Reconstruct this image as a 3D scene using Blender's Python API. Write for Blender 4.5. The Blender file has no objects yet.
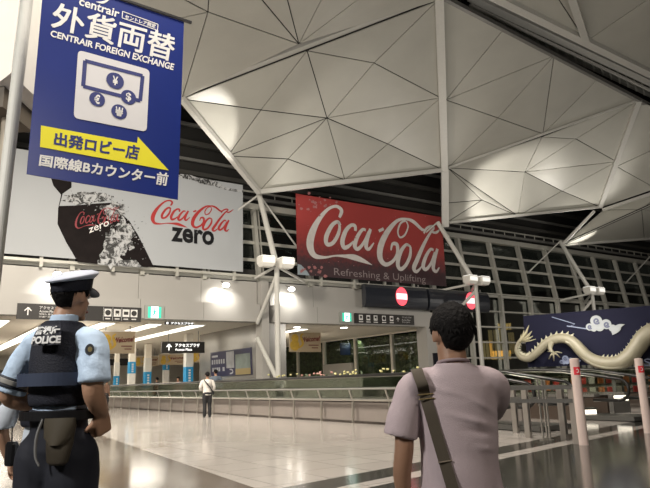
import bpy, bmesh, math, random
from mathutils import Vector, Matrix, noise
random.seed(7)
C = bpy.context.scene.collection
V = Vector
# ---------------------------------------------------------------- camera
PITCH = math.atan(137/620); ROLL = math.radians(1.8); FOC = 620.0
CAM = V((0, 0, 1.25))
Fv = V((0, math.cos(PITCH), math.sin(PITCH))); U0 = V((0, -math.sin(PITCH), math.cos(PITCH))); R0 = V((1, 0, 0))
Rv = R0*math.cos(ROLL) - U0*math.sin(ROLL); Uv = U0*math.cos(ROLL) + R0*math.sin(ROLL)
cd = bpy.data.cameras.new('camera'); co = bpy.data.objects.new('camera', cd); C.objects.link(co)
cd.sensor_width = 36; cd.lens = FOC*36/650; cd.clip_end = 400
co.matrix_world = Matrix(((Rv.x, Uv.x, -Fv.x, 0), (Rv.y, Uv.y, -Fv.y, 0), (Rv.z, Uv.z, -Fv.z, 1.25), (0, 0, 0, 1)))
bpy.context.scene.camera = co
def ray(x, y): return Fv + Rv*(x-325)/FOC - Uv*(y-244)/FOC
def atY(x, y, Y): d = ray(x, y); return CAM + d*(Y/d.y)
def atZ(x, y, Z): d = ray(x, y); return CAM + d*((Z-1.25)/d.z)
def plane(a, b, c): return (a, (b-a).cross(c-a).normalized())
def hit(x, y, P): d = ray(x, y); return CAM + d*((P[0]-CAM).dot(P[1])/d.dot(P[1]))
# building axes: u runs along the glass wall, v away through it
uu = V((.829, .559, 0)); vv = V((-.559, .829, 0)); O0 = V((-5.55, 42, 0)); ZZ = V((0, 0, 1))
def B(t, s, z): return O0 + uu*t + vv*s + ZZ*z
YAW = math.atan2(.559, .829)
# ---------------------------------------------------------------- materials
MATS = {}
def mat(name, col, rough=.5, metal=0, emit=None, es=1.0, var=0, vscale=5, bump=0, bscale=50, spec=.5, stretch=None, coat=0):
    if name in MATS: return MATS[name]
    m = bpy.data.materials.new(name); m.use_nodes = True; nt = m.node_tree; b = nt.nodes['Principled BSDF']
    c = (*col, 1) if len(col) == 3 else col
    b.inputs['Base Color'].default_value = c; b.inputs['Roughness'].default_value = rough
    b.inputs['Metallic'].default_value = metal; b.inputs['Specular IOR Level'].default_value = spec
    b.inputs['Coat Weight'].default_value = coat
    if emit:
        b.inputs['Emission Color'].default_value = (*emit, 1); b.inputs['Emission Strength'].default_value = es
    tc = nt.nodes.new('ShaderNodeTexCoord')
    src = tc.outputs['Object']
    if stretch:
        mp = nt.nodes.new('ShaderNodeMapping'); mp.inputs['Scale'].default_value = stretch
        nt.links.new(src, mp.inputs['Vector']); src = mp.outputs['Vector']
    n = nt.nodes.new('ShaderNodeTexNoise'); n.inputs['Scale'].default_value = vscale; n.inputs['Detail'].default_value = 4
    nt.links.new(src, n.inputs['Vector'])
    mx = nt.nodes.new('ShaderNodeMix'); mx.data_type = 'RGBA'
    k = var if var else .06
    mx.inputs['A'].default_value = (*[max(0, x*(1-k)) for x in c[:3]], 1); mx.inputs['B'].default_value = (*[min(1, x*(1+k)) for x in c[:3]], 1)
    nt.links.new(n.outputs['Fac'], mx.inputs['Factor']); nt.links.new(mx.outputs['Result'], b.inputs['Base Color'])
    if bump:
        n2 = nt.nodes.new('ShaderNodeTexNoise'); n2.inputs['Scale'].default_value = bscale
        nt.links.new(src, n2.inputs['Vector'])
        bp = nt.nodes.new('ShaderNodeBump'); bp.inputs['Strength'].default_value = bump; bp.inputs['Distance'].default_value = .02
        nt.links.new(n2.outputs['Fac'], bp.inputs['Height']); nt.links.new(bp.outputs['Normal'], b.inputs['Normal'])
    MATS[name] = m; return m
def glass_mat(name, tint, refl, rough=.03):
    m = bpy.data.materials.new(name); m.use_nodes = True; nt = m.node_tree; nt.nodes.clear()
    o = nt.nodes.new('ShaderNodeOutputMaterial'); t = nt.nodes.new('ShaderNodeBsdfTransparent'); g = nt.nodes.new('ShaderNodeBsdfGlossy')
    t.inputs['Color'].default_value = (*tint, 1); g.inputs['Roughness'].default_value = rough; g.inputs['Color'].default_value = (.9, .95, .93, 1)
    lw = nt.nodes.new('ShaderNodeLayerWeight'); lw.inputs['Blend'].default_value = .25
    ma = nt.nodes.new('ShaderNodeMath'); ma.operation = 'MULTIPLY_ADD'; ma.inputs[1].default_value = .5; ma.inputs[2].default_value = refl
    x = nt.nodes.new('ShaderNodeMixShader')
    nt.links.new(lw.outputs['Fresnel'], ma.inputs[0]); nt.links.new(ma.outputs[0], x.inputs[0])
    nt.links.new(t.outputs[0], x.inputs[1]); nt.links.new(g.outputs[0], x.inputs[2]); nt.links.new(x.outputs[0], o.inputs['Surface'])
    return m
M_panel = mat('roof_panel', (.50, .49, .44), .42, 0, var=.10, vscale=.5, bump=.1, bscale=1.2)
M_dark = mat('dark_void', (.022, .021, .019), .7)
M_white = mat('white_steel', (.62, .61, .57), .4)
M_wpaint = mat('white_cabinet_paint', (.85, .83, .77), .5)
M_grey = mat('grey_steel', (.25, .245, .23), .45, .3)
M_dgrey = mat('dark_steel', (.09, .088, .082), .5, .3)
M_mull = mat('mullion_grey', (.50, .49, .44), .45, .2)
M_steel = mat('brushed_steel', (.50, .48, .44), .3, .85, bump=.05, bscale=200, stretch=(1, 1, .05))
M_skirt = mat('skirt_panel', (.30, .265, .245), .38, .35)
M_deck = mat('deck_steel', (.62, .60, .56), .2, .8)
M_rubber = mat('black_rubber', (.012, .012, .012), .3)
M_fascia = mat('fascia_panel', (.42, .405, .38), .45, .1, var=.03, vscale=1)
M_lobby = mat('lobby_white', (.86, .81, .71), .5)
M_lobfloor = mat('lobby_wall', (.66, .62, .54), .5)
M_light = mat('lamp_glow', (1, 1, 1), .5, emit=(1, .93, .80), es=3.2)
M_glow = mat('downlight_glow', (1, 1, 1), .5, emit=(1, .96, .88), es=14)
M_flood = mat('flood_glow', (1, 1, 1), .5, emit=(1, .97, .88), es=1.3)
M_black = mat('black_plastic', (.012, .012, .014), .35)
M_sign = mat('sign_charcoal', (.025, .022, .02), .4)
M_txtw = mat('lettering_white', (.75, .74, .72), .5)
M_txtl = mat('lettering_backlit', (.9, .9, .9), .5, emit=(1, 1, .97), es=1.6)
M_glass = glass_mat('clear_glass', (.72, .80, .76), .10)
M_winglass = glass_mat('window_glass', (.55, .62, .58), .05, .08)

# ---------------------------------------------------------------- mesh helper
MW = {}
def wm(o): return MW.get(o.name, Matrix.Identity(4)) if o else Matrix.Identity(4)
def tag(o, label=None, cat=None, group=None, kind=None):
    if label: o['label'] = label
    if cat: o['category'] = cat
    if group: o['group'] = group
    if kind: o['kind'] = kind
    return o
def empty(name, loc, rz=0, label=None, cat=None, group=None, kind=None):
    o = bpy.data.objects.new(name, None); C.objects.link(o); o.empty_display_size = .1
    o.location = loc; o.rotation_euler = (0, 0, rz)
    MW[o.name] = Matrix.Translation(V(loc)) @ Matrix.Rotation(rz, 4, 'Z')
    return tag(o, label, cat, group, kind)
def frames(pts):
    out = []; n = len(pts); prev = None
    for i in range(n):
        d = (pts[min(i+1, n-1)] - pts[max(i-1, 0)]).normalized()
        if prev is None:
            a = V((0, 0, 1)) if abs(d.z) < .9 else V((1, 0, 0))
            x = d.cross(a).normalized()
        else:
            x = (prev - d*prev.dot(d)).normalized()
        prev = x; out.append((x, d.cross(x).normalized()))
    return out
class MB:
    def __init__(s): s.v = []; s.f = []
    def add(s, vs, fs):
        k = len(s.v); s.v += [V(x) for x in vs]; s.f += [tuple(i+k for i in f) for f in fs]; return s
    def box(s, c, x, y, z):            # c centre, x/y/z half vectors
        c, x, y, z = V(c), V(x), V(y), V(z)
        vs = [c+x*i+y*j+z*k for i in (-1, 1) for j in (-1, 1) for k in (-1, 1)]
        return s.add(vs, [(0, 1, 3, 2), (4, 6, 7, 5), (0, 4, 5, 1), (2, 3, 7, 6), (0, 2, 6, 4), (1, 5, 7, 3)])
    def bb(s, lo, hi):                  # axis box
        lo, hi = V(lo), V(hi); h = (hi-lo)/2
        return s.box((lo+hi)/2, (h.x, 0, 0), (0, h.y, 0), (0, 0, h.z))
    def ub(s, t0, t1, s0, s1, z0, z1):  # building aligned box
        return s.box(B((t0+t1)/2, (s0+s1)/2, (z0+z1)/2), uu*(t1-t0)/2, vv*(s1-s0)/2, ZZ*(z1-z0)/2)
    def bar(s, a, b, w, h=None, up=ZZ):
        a, b = V(a), V(b); h = h or w; d = (b-a); n = d.normalized()
        y = n.cross(up)
        if y.length < .01: y = n.cross(V((1, 0, 0)))
        y.normalize(); z = y.cross(n)
        return s.box((a+b)/2, d/2, y*w/2, z*h/2)
    def loft(s, rings, close=True):
        n = len(rings[0]); k = len(s.v)
        for r in rings: s.v += [V(p) for p in r]
        for i in range(len(rings)-1):
            for j in range(n):
                a = k+i*n+j; b = k+i*n+(j+1) % n
                s.f.append((a, b, b+n, a+n))
        if close:
            s.f.append(tuple(k+j for j in reversed(range(n)))); s.f.append(tuple(k+(len(rings)-1)*n+j for j in range(n)))
        return s
    def tube(s, pts, r, seg=8, close=True, cap=False):
        pts = [V(p) for p in pts]; fr = frames(pts); rs = r if isinstance(r, (list, tuple)) else [r]*len(pts)
        rings = []
        if cap:   # rounded ends
            for q in (.35, .75): rings.append(ring(pts[0] - (pts[1]-pts[0]).normalized()*rs[0]*(1-q)**.7, fr[0], rs[0]*q**.5, seg))
        for p, f, q in zip(pts, fr, rs): rings.append(ring(p, f, q, seg))
        if cap:
            for q in (.75, .35): rings.append(ring(pts[-1] + (pts[-1]-pts[-2]).normalized()*rs[-1]*(1-q)**.7, fr[-1], rs[-1]*q**.5, seg))
        return s.loft(rings, close)
    def ell(s, c, rx, ry, rz, seg=16, rot=None):
        c = V(c); rings = []
        for i in range(1, seg//2):
            th = math.pi*i/(seg//2); rr = []
            for j in range(seg):
                a = 2*math.pi*j/seg; p = V((rx*math.sin(th)*math.cos(a), ry*math.sin(th)*math.sin(a), -rz*math.cos(th)))
                if rot: p = rot @ p
                rr.append(c+p)
            rings.append(rr)
        return s.loft(rings)
    def poly(s, pts, n, th):            # extruded polygon
        n = V(n).normalized(); k = len(pts)
        a = [V(p) for p in pts]; b = [p+n*th for p in a]
        return s.add(a+b, [tuple(range(k))[::-1], tuple(range(k, 2*k))] + [(i, (i+1) % k, (i+1) % k+k, i+k) for i in range(k)])
    def build(s, name, m, parent=None, label=None, cat=None, group=None, kind=None, smooth=False, ground=False):
        me = bpy.data.meshes.new(name)
        if parent: inv = wm(parent).inverted()
        else:
            lo = V([min(p[i] for p in s.v) for i in range(3)]); hi = V([max(p[i] for p in s.v) for i in range(3)])
            org = V(((lo.x+hi.x)/2, (lo.y+hi.y)/2, lo.z)); inv = Matrix.Translation(-org)
        me.from_pydata([inv @ p for p in s.v], [], s.f); me.update()
        bm = bmesh.new(); bm.from_mesh(me); bmesh.ops.recalc_face_normals(bm, faces=bm.faces); bm.to_mesh(me); bm.free()
        if smooth:
            for p in me.polygons: p.use_smooth = True
        me.materials.append(m)
        o = bpy.data.objects.new(name, me); C.objects.link(o)
        if parent: o.parent = parent; MW[o.name] = wm(parent).copy()
        else: o.location = org; MW[o.name] = Matrix.Translation(org)
        return tag(o, label, cat, group, kind)
def ring(c, fr, r, seg=8):
    a = r if isinstance(r, tuple) else (r, r)
    return [c + fr[0]*a[0]*math.cos(2*math.pi*j/seg) + fr[1]*a[1]*math.sin(2*math.pi*j/seg) for j in range(seg)]
def struct(mb, name, m, parent=None, **k):
    return mb.build(name, m, parent, kind=None if parent else 'structure', **k)
def dup(root, loc=None, rz=None, label=None, group=None):
    r = root.copy(); C.objects.link(r)
    if loc is not None: r.location = loc
    if rz is not None: r.rotation_euler = (0, 0, rz)
    if label: r['label'] = label
    if group: r['group'] = group
    MW[r.name] = Matrix.Translation(r.location) @ Matrix.Rotation(r.rotation_euler.z, 4, 'Z')
    for ch in list(root.children):
        c = ch.copy(); C.objects.link(c); c.parent = r
        for g in list(ch.children):
            d = g.copy(); C.objects.link(d); d.parent = c
    return r
def remesh(mb, name, m, parent, vox, smooth=6, disp=0, dscale=8, **k):
    o = mb.build(name, m, parent, smooth=True, **k)
    md = o.modifiers.new('r', 'REMESH'); md.mode = 'VOXEL'; md.voxel_size = vox; md.use_smooth_shade = True
    sm = o.modifiers.new('s', 'SMOOTH'); sm.iterations = smooth; sm.factor = .5
    dg = bpy.context.evaluated_depsgraph_get(); dg.update()
    me = bpy.data.meshes.new_from_object(o.evaluated_get(dg)); o.modifiers.clear(); o.data = me
    if disp:
        me.update(); nn = [v.normal.copy() for v in me.vertices]
        for v, q in zip(me.vertices, nn):
            c = v.co; w = noise.noise(V((c.x*dscale, c.y*dscale, c.z*dscale*1.9 + c.x*dscale*.8)))
            v.co = c + q*disp*w
    me.materials.clear(); me.materials.append(m)
    for p in me.polygons: p.use_smooth = True
    return o
def catmull(pts, n=6):
    out = []
    P = [pts[0]] + list(pts) + [pts[-1]]
    for i in range(1, len(P)-2):
        for k in range(n):
            t = k/n; a, b, c, d = P[i-1], P[i], P[i+1], P[i+2]
            out.append(tuple(.5*((2*b[j]) + (-a[j]+c[j])*t + (2*a[j]-5*b[j]+4*c[j]-d[j])*t*t + (-a[j]+3*b[j]-3*c[j]+d[j])*t**3) for j in range(len(b))))
    out.append(tuple(pts[-1])); return out
# flat faces carrying lettering and pictures
class Face:
    def __init__(s, tl, tr, bl):
        s.o = V(bl); s.U = V(tr)-V(tl); s.W = V(tl)-V(bl); s.n = s.U.cross(s.W).normalized()
        if s.n.dot(CAM-s.o) < 0: s.n = -s.n
    def p(s, a, b, lift=0): return s.o + s.U*a + s.W*b + s.n*lift
    def uv(s, x, y):
        q = hit(x, y, (s.o, s.n)) - s.o
        uu_, uw, ww = s.U.dot(s.U), s.U.dot(s.W), s.W.dot(s.W); a, b = q.dot(s.U), q.dot(s.W); D = uu_*ww-uw*uw
        return ((a*ww-b*uw)/D, (b*uu_-a*uw)/D)
def fpoly(mb, F, pts, lift=.01, th=.006): mb.poly([F.p(a, b, lift) for a, b in pts], F.n, th)
def frect(mb, F, a0, b0, a1, b1, lift=.01, th=.006): fpoly(mb, F, [(a0, b0), (a1, b0), (a1, b1), (a0, b1)], lift, th)
def fdisc(mb, F, a, b, r, lift=.01, th=.006, seg=24, ry=None):
    ar = F.U.length/F.W.length; ry = ry or r
    fpoly(mb, F, [(a+r/ar*math.cos(2*math.pi*i/seg), b+ry*math.sin(2*math.pi*i/seg)) for i in range(seg)], lift, th)
def frnd(mb, F, a0, b0, a1, b1, r, lift, th=.006):
    ar = F.U.length/F.W.length; pts = []
    for cx, cy, q in ((a1-r/ar, b1-r, 0), (a0+r/ar, b1-r, 1), (a0+r/ar, b0+r, 2), (a1-r/ar, b0+r, 3)):
        for i in range(5):
            t = math.pi/2*(q+i/4); pts.append((cx+r/ar*math.cos(t), cy+r*math.sin(t)))
    fpoly(mb, F, pts, lift, th)
def fstroke(mb, F, pts, lift=.01, th=.006, sub=6, wscale=1):   # pts (a,b,w) w in units of face height
    P = catmull(pts, sub); ar = F.U.length/F.W.length; L = []; Rr = []
    for i, q in enumerate(P):
        a, b = P[max(i-1, 0)], P[min(i+1, len(P)-1)]
        dx, dy = (b[0]-a[0])*ar, b[1]-a[1]; l = math.hypot(dx, dy) or 1e-6
        w = max(q[2], .001)*wscale/2
        L.append(F.p(q[0]-dy/l*w/ar, q[1]+dx/l*w, lift)); Rr.append(F.p(q[0]+dy/l*w/ar, q[1]-dx/l*w, lift))
    for i in range(len(P)-1):
        mb.add([L[i], L[i+1], Rr[i+1], Rr[i], L[i]+F.n*th, L[i+1]+F.n*th, Rr[i+1]+F.n*th, Rr[i]+F.n*th],
               [(0, 1, 2, 3), (4, 5, 6, 7), (0, 1, 5, 4), (2, 3, 7, 6)])
TXT = {}
def text_mesh(s, bold=0):
    if (s, bold) in TXT: return TXT[(s, bold)]
    cu = bpy.data.curves.new('t', 'FONT'); cu.body = s; cu.size = 1; cu.resolution_u = 3; cu.offset = bold; cu.fill_mode = 'FRONT'
    o = bpy.data.objects.new('t', cu); C.objects.link(o)
    dg = bpy.context.evaluated_depsgraph_get(); dg.update()
    me = bpy.data.meshes.new_from_object(o.evaluated_get(dg))
    vs = [v.co.copy() for v in me.vertices]; fs = [tuple(p.vertices) for p in me.polygons]
    bpy.data.objects.remove(o); bpy.data.curves.remove(cu); bpy.data.meshes.remove(me)
    x0, x1 = min(v.x for v in vs), max(v.x for v in vs); y0, y1 = min(v.y for v in vs), max(v.y for v in vs)
    r = ([((v.x-x0)/(x1-x0), (v.y-y0)/(y1-y0)) for v in vs], fs, (x1-x0)/(y1-y0)); TXT[(s, bold)] = r; return r
def ftext(mb, F, s, a0, b0, a1, b1, lift=.02, bold=.0, slant=0, rise=0):
    vs, fs, _ = text_mesh(s, bold)
    mb.add([F.p(a0+(a1-a0)*x+slant*y, b0+(b1-b0)*y+rise*x, lift) for x, y in vs], fs)
# ================================================================ SETTING
# ---- floor
def floor_material():
    m = bpy.data.materials.new('polished_floor_tiles'); m.use_nodes = True; nt = m.node_tree; b = nt.nodes['Principled BSDF']; L = nt.links.new
    g = nt.nodes.new('ShaderNodeNewGeometry')
    def dot(vec):
        d = nt.nodes.new('ShaderNodeVectorMath'); d.operation = 'DOT_PRODUCT'; d.inputs[1].default_value = vec; L(g.outputs['Position'], d.inputs[0]); return d.outputs['Value']
    def cmp(v, op, t):
        n = nt.nodes.new('ShaderNodeMath'); n.operation = op; L(v, n.inputs[0]); n.inputs[1].default_value = t; return n.outputs[0]
    def mul(a, c):
        n = nt.nodes.new('ShaderNodeMath'); n.operation = 'MULTIPLY'; L(a, n.inputs[0]); L(c, n.inputs[1]); return n.outputs[0]
    def mix(f, a, c):
        n = nt.nodes.new('ShaderNodeMix'); n.data_type = 'RGBA'; L(f, n.inputs['Factor'])
        for s, k in ((a, 'A'), (c, 'B')):
            if isinstance(s, tuple): n.inputs[k].default_value = (*s, 1)
            else: L(s, n.inputs[k])
        return n.outputs['Result']
    mp = nt.nodes.new('ShaderNodeMapping'); mp.vector_type = 'TEXTURE'; mp.inputs['Rotation'].default_value = (0, 0, YAW); L(g.outputs['Position'], mp.inputs['Vector'])
    def brick(c1, c2, mo):
        k = nt.nodes.new('ShaderNodeTexBrick'); k.offset = 0; k.inputs['Scale'].default_value = 1; k.inputs['Brick Width'].default_value = .8; k.inputs['Row Height'].default_value = .8
        k.inputs['Mortar Size'].default_value = .008; k.inputs['Color1'].default_value = (*c1, 1); k.inputs['Color2'].default_value = (*c2, 1); k.inputs['Mortar'].default_value = (*mo, 1)
        L(mp.outputs['Vector'], k.inputs['Vector']); return k.outputs['Color']
    light = brick((.47, .435, .405), (.52, .485, .45), (.20, .18, .165)); brown = brick((.085, .064, .050), (.12, .092, .073), (.035, .028, .022)); dark = brick((.034, .033, .028), (.042, .041, .035), (.018, .018, .016))
    nb = V((12.96, 7.23, 0)).normalized(); kb = nb.dot(V((-.95, 8.04, 0)))
    nd = V((.71, -.70, 0)).normalized()
    isb = cmp(dot(nb), 'LESS_THAN', kb); dd = dot(nd)
    ds = cmp(dd, 'GREATER_THAN', -5.18); band = mul(cmp(dd, 'GREATER_THAN', -6.05), cmp(dd, 'LESS_THAN', -5.5))
    col = mix(isb, light, brown); col = mix(band, col, dark); col = mix(ds, col, dark)
    n = nt.nodes.new('ShaderNodeTexNoise'); n.inputs['Scale'].default_value = .6; L(g.outputs['Position'], n.inputs['Vector'])
    rr = nt.nodes.new('ShaderNodeMapRange'); rr.inputs['To Min'].default_value = .07; rr.inputs['To Max'].default_value = .17; L(n.outputs['Fac'], rr.inputs['Value']); L(rr.outputs['Result'], b.inputs['Roughness'])
    L(col, b.inputs['Base Color']); b.inputs['Specular IOR Level'].default_value = .5
    return m
struct(MB().ub(-45, 66, -52, 48, -.3, 0), 'floor', floor_material())

# ---- great sloping glass wall
LEAN = .16
def W(t, z, d=0): return B(t, d + max(0, z-8)*LEAN, z)
win = empty('window_1', B(20, 0, 0), kind='structure')
TOPZ = 13.6
ks = [1.1+4.12*k for k in range(-6, 16)]
for t in ks:
    MB().bar(W(t, 8), W(t, TOPZ), .26, .4, up=vv).build('mullion', M_mull, win)
    if t > 17: MB().bar(B(t, 0, .0), B(t, 0, 8), .26, .4, up=vv).build('mullion', M_mull, win)
    MB().bar(W(t+.42, 8, .2), W(t+.42, TOPZ, .2), .12, .3, up=vv).build('mullion', M_mull, win)
for z in (8.3, 9.7, 11.0, 12.2):
    MB().bar(W(-24, z, .1), W(64, z, .1), .22, .14, up=vv.cross(ZZ)).build('transom', M_mull, win)
for z in (1.4, 2.8, 4.15, 5.5, 6.9):
    MB().bar(B(17.5, .1, z), B(64, .1, z), .2, .13, up=ZZ).build('transom', M_mull, win)
MB().add([W(-24, 8, .3), W(64, 8, .3), W(64, TOPZ, .3), W(-24, TOPZ, .3)], [(0, 1, 2, 3)]).build('glass_pane', M_winglass, win)
MB().add([B(17.7, .3, 0), B(64, .3, 0), B(64, .3, 8), B(17.7, .3, 8)], [(0, 1, 2, 3)]).build('glass_pane', M_winglass, win)
M_soft = mat('soffit_brown', (.06, .058, .052), .7)
struct(MB().box(W(20, 13.75, .1), uu*44, vv*.3, ZZ*.22), 'trim_1', M_mull)
# strip above the glass: dark roof edge with pipes and louvres
top = W(0, TOPZ).y
struct(MB().ub(-26, 66, 1.5, 1.7, 13.6, 27), 'wall_upper', M_dark)
k = 0
for z, w, m in ((14.45, .22, M_grey), (14.95, .12, M_mull), (15.6, .3, M_soft), (16.6, .2, M_grey), (17.8, .35, M_soft), (19.2, .22, M_grey), (20.6, .3, M_soft)):
    struct(MB().bar(B(-25, 1.1, z), B(65, 1.1, z), w, w), 'trim_2', m)
rb = MB()
for i in range(60): rb.bar(B(-24+1.5*i, 1.05, 14.45), B(-24+1.5*i, 1.05, 14.95), .07)
struct(rb, 'trim_3', M_mull)
# flat dark roof deck over everything
struct(MB().ub(-60, 70, -70, 3, 33, 33.4), 'ceiling', M_dark)
struct(MB().ub(-45, -44.7, -52, 48, 0, 33), 'wall_left', mat('hall_wall', (.22, .21, .19), .7))
struct(MB().ub(66, 66.3, -52, 3, 0, 33), 'wall_right', mat('hall_wall', (.22, .21, .19), .7))
struct(MB().ub(-45, 66, -52.3, -52, 0, 33), 'wall_back', mat('hall_wall', (.22, .21, .19), .7))

# ---- folded roof of triangular panels
def kite(verts, faces, name='ceiling', seam=.034):
    front = MB(); back = MB()
    for f in faces:
        P = [verts[i] for i in f]; n = V((0, 0, 0))
        for i in range(len(P)): n += P[i].cross(P[(i+1) % len(P)])
        n.normalize(); cen = sum(P, V((0, 0, 0)))/len(P)
        if n.dot(CAM-cen) < 0: n = -n
        if len(P) == 3:
            a, b, c = (P[1]-P[2]).length, (P[0]-P[2]).length, (P[0]-P[1]).length
            s = (a+b+c)/2; inc = (P[0]*a+P[1]*b+P[2]*c)/(a+b+c); r = math.sqrt(max(1e-6, s*(s-a)*(s-b)*(s-c)))/s
        else:
            inc = cen; r = min(((P[i]+P[(i+1) % len(P)])/2-cen).length for i in range(len(P)))*.8
        q = max(.2, (r-seam)/r); In = [inc+(p-inc)*q for p in P]
        k = len(P)
        # pillowed panel: slightly domed centre
        vs = In + [inc + (p-inc)*.55 + n*.02 for p in In] + [p - n*.06 for p in In]
        fs = [tuple(range(k, 2*k))] + [(i, (i+1) % k, (i+1) % k+k, i+k) for i in range(k)] + [(i, (i+1) % k, (i+1) % k+2*k, i+2*k) for i in range(k)]
        front.add(vs, fs)
        back.add([p - n*.06 for p in P] + [p - n*.16 for p in P], [tuple(range(k)), tuple(range(k, 2*k))] + [(i, (i+1) % k, (i+1) % k+k, i+k) for i in range(k)])
    o = struct(front, name, M_panel); back.build('panel_backing', M_dark, o)
    return o
def H(d, P): return {k: hit(x, y, P) for k, (x, y) in d.items()}
a0 = atY(182, 99, 34); a1 = atY(259, 192, 41); aL = atY(443, 170, 50); aK = atY(437, 1, 35)
PA1 = plane(a0, a1, aL); PA2 = plane(a0, aL, aK)
vA = {'a0': a0, 'a1': a1, 'L': aL, 'K': aK}
vA.update(H(dict(S=(261, 110), T=(228, 156), U=(345, 180), Vv=(288, 159), Q=(327, 118), W=(388, 144)), PA1))
vA.update(H(dict(P=(307, 50), R=(374, 63), M=(440, 98)), PA2))
vA['P'] = a0.lerp(aK, (vA['P']-a0).length/(aK-a0).length); vA['M'] = aL.lerp(aK, (vA['M']-aL).length/(aK-aL).length)
kite(vA, [('a0', 'P', 'S'), ('a0', 'S', 'T'), ('P', 'Q', 'S'), ('S', 'Q', 'T'), ('T', 'Q', 'Vv'), ('T', 'Vv', 'a1'), ('a1', 'Vv', 'U'), ('Vv', 'Q', 'U'),
          ('P', 'R', 'Q'), ('P', 'K', 'R'), ('K', 'M', 'R'), ('R', 'M', 'Q'), ('Q', 'M', 'W'), ('Q', 'W', 'U'), ('U', 'W', 'L'), ('W', 'M', 'L')])
# B: upper left field
bN = atY(-20, 132, 31); bT = atY(212, -60, 24)
PB = plane(a0, aK, bT)
vB = H(dict(P=(299, 44), N=(208, 12), N2=(212, -60), T1=(272, -60), T2=(352, -60), K2=(437, -60), a=(181, 96), L1=(100, 118), L2=(60, 45), L3=(28, 127), L0=(-30, 138), L4=(-30, 20), L5=(-30, -60), L6=(70, -60), G=(183, 80)), PB)
vB['K'] = aK; vB['a'] = a0
kite(vB, [('a', 'P', 'N'), ('P', 'N', 'N2'), ('P', 'N2', 'T1'), ('P', 'T1', 'T2'), ('P', 'T2', 'K2'), ('P', 'K2', 'K'), ('a', 'N', 'L2'), ('a', 'L2', 'L1'), ('N', 'N2', 'L6'), ('N', 'L6', 'L2'),
          ('L1', 'L2', 'L3'), ('L3', 'L2', 'L0'), ('L0', 'L2', 'L4'), ('L4', 'L2', 'L6'), ('L4', 'L6', 'L5')])
# C: right of the tall fold
cB = atY(448, 168, 50); cR = atY(639, 100, 47); cK = atY(443, -3, 35)
PC = plane(cB, cR, cK)
vC = H(dict(c1=(446, 100), c2=(504, 29), c3=(554, 56), c4=(543, 134), c5=(498, 118), c6=(598, 79)), PC); vC.update(B=cB, R=cR, K=cK)
kite(vC, [('K', 'c2', 'c1'), ('c1', 'c2', 'c3'), ('c1', 'c3', 'c5'), ('c1', 'c5', 'B'), ('B', 'c5', 'c4'), ('c5', 'c3', 'c4'), ('c4', 'c3', 'c6'), ('c4', 'c6', 'R')])
# C2: below it, bright field running down to the second support
n1 = atY(446, 223, 52); d1 = atY(600, 207, 59)
PD = plane(cB, cR, d1); PE = plane(cB, d1, n1)
vD = H(dict(d2=(542, 137), d3=(576, 139), d4=(525, 172), d5=(613, 162), d6=(562, 191)), PD); vD.update(H(dict(d7=(518, 216), d8=(482, 200), e=(448, 203)), PE)); vD.update(B=cB, R=cR, d1=d1, n1=n1)
vD['d5'] = cR.lerp(d1, .53)
kite(vD, [('B', 'd2', 'd4'), ('d2', 'd3', 'd4'), ('d2', 'R', 'd3'), ('d3', 'R', 'd5'), ('d3', 'd5', 'd4'), ('d4', 'd5', 'd6'), ('d5', 'd1', 'd6'), ('d4', 'd6', 'd7'), ('d6', 'd1', 'd7'), ('B', 'd4', 'd7'), ('B', 'd7', 'd8'), ('B', 'd8', 'e'), ('e', 'd8', 'n1'), ('n1', 'd8', 'd7')])
# D: far right upper field
dR = atY(641, 101, 47); dF = atY(751, 156, 50); dB = atY(601.5, 207.5, 59)
PF = plane(dR, dF, dB)
vF = H(dict(m=(618, 164), r=(700, 131), q=(662, 187)), PF); vF.update(R=dR, F=dF, B=dB); vF['m'] = dR.lerp(dB, .57); vF['r'] = dR.lerp(dF, .5); vF['q'] = dB.lerp(dF, .4)
kite(vF, [('R', 'r', 'm'), ('m', 'r', 'q'), ('r', 'F', 'q'), ('m', 'q', 'B')])
# E: lowest right field
e0 = atY(562, 245, 60.5); e1 = atY(603, 210, 59); eF = atY(752, 160, 52); eG = atY(740, 232, 78)
PG = plane(e0, e1, eF); PH = plane(e0, eF, eG)
vE = dict(e0=e0, e1=e1, eF=eF, eG=eG); vE.update(H(dict(m=(645, 205)), PH)); vE['m'] = e0.lerp(eF, .45)
vE['g'] = e0.lerp(eG, .4); vE['h'] = e1.lerp(eF, .45)
kite(vE, [('e0', 'm', 'e1'), ('e1', 'm', 'h'), ('h', 'm', 'eF'), ('e0', 'g', 'm'), ('g', 'eG', 'm'), ('m', 'eG', 'eF')])
# F: beyond the open channel, top right
f0 = atY(486, -8, 33); f1 = atY(672, 84, 45); f2 = atY(700, -60, 30); f3 = atY(520, -60, 26)
PI_ = plane(f0, f1, f2)
vG = dict(f0=f0, f1=f1, f2=f2); vG.update(H(dict(f3=(520, -60), g=(573, 40), h=(650, -2), i=(563, -60)), PI_)); vG['g'] = f0.lerp(f1, .47)
kite(vG, [('f0', 'f3', 'g'), ('f3', 'i', 'g'), ('i', 'h', 'g'), ('i', 'f2', 'h'), ('g', 'h', 'f1'), ('h', 'f2', 'f1')])
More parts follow.
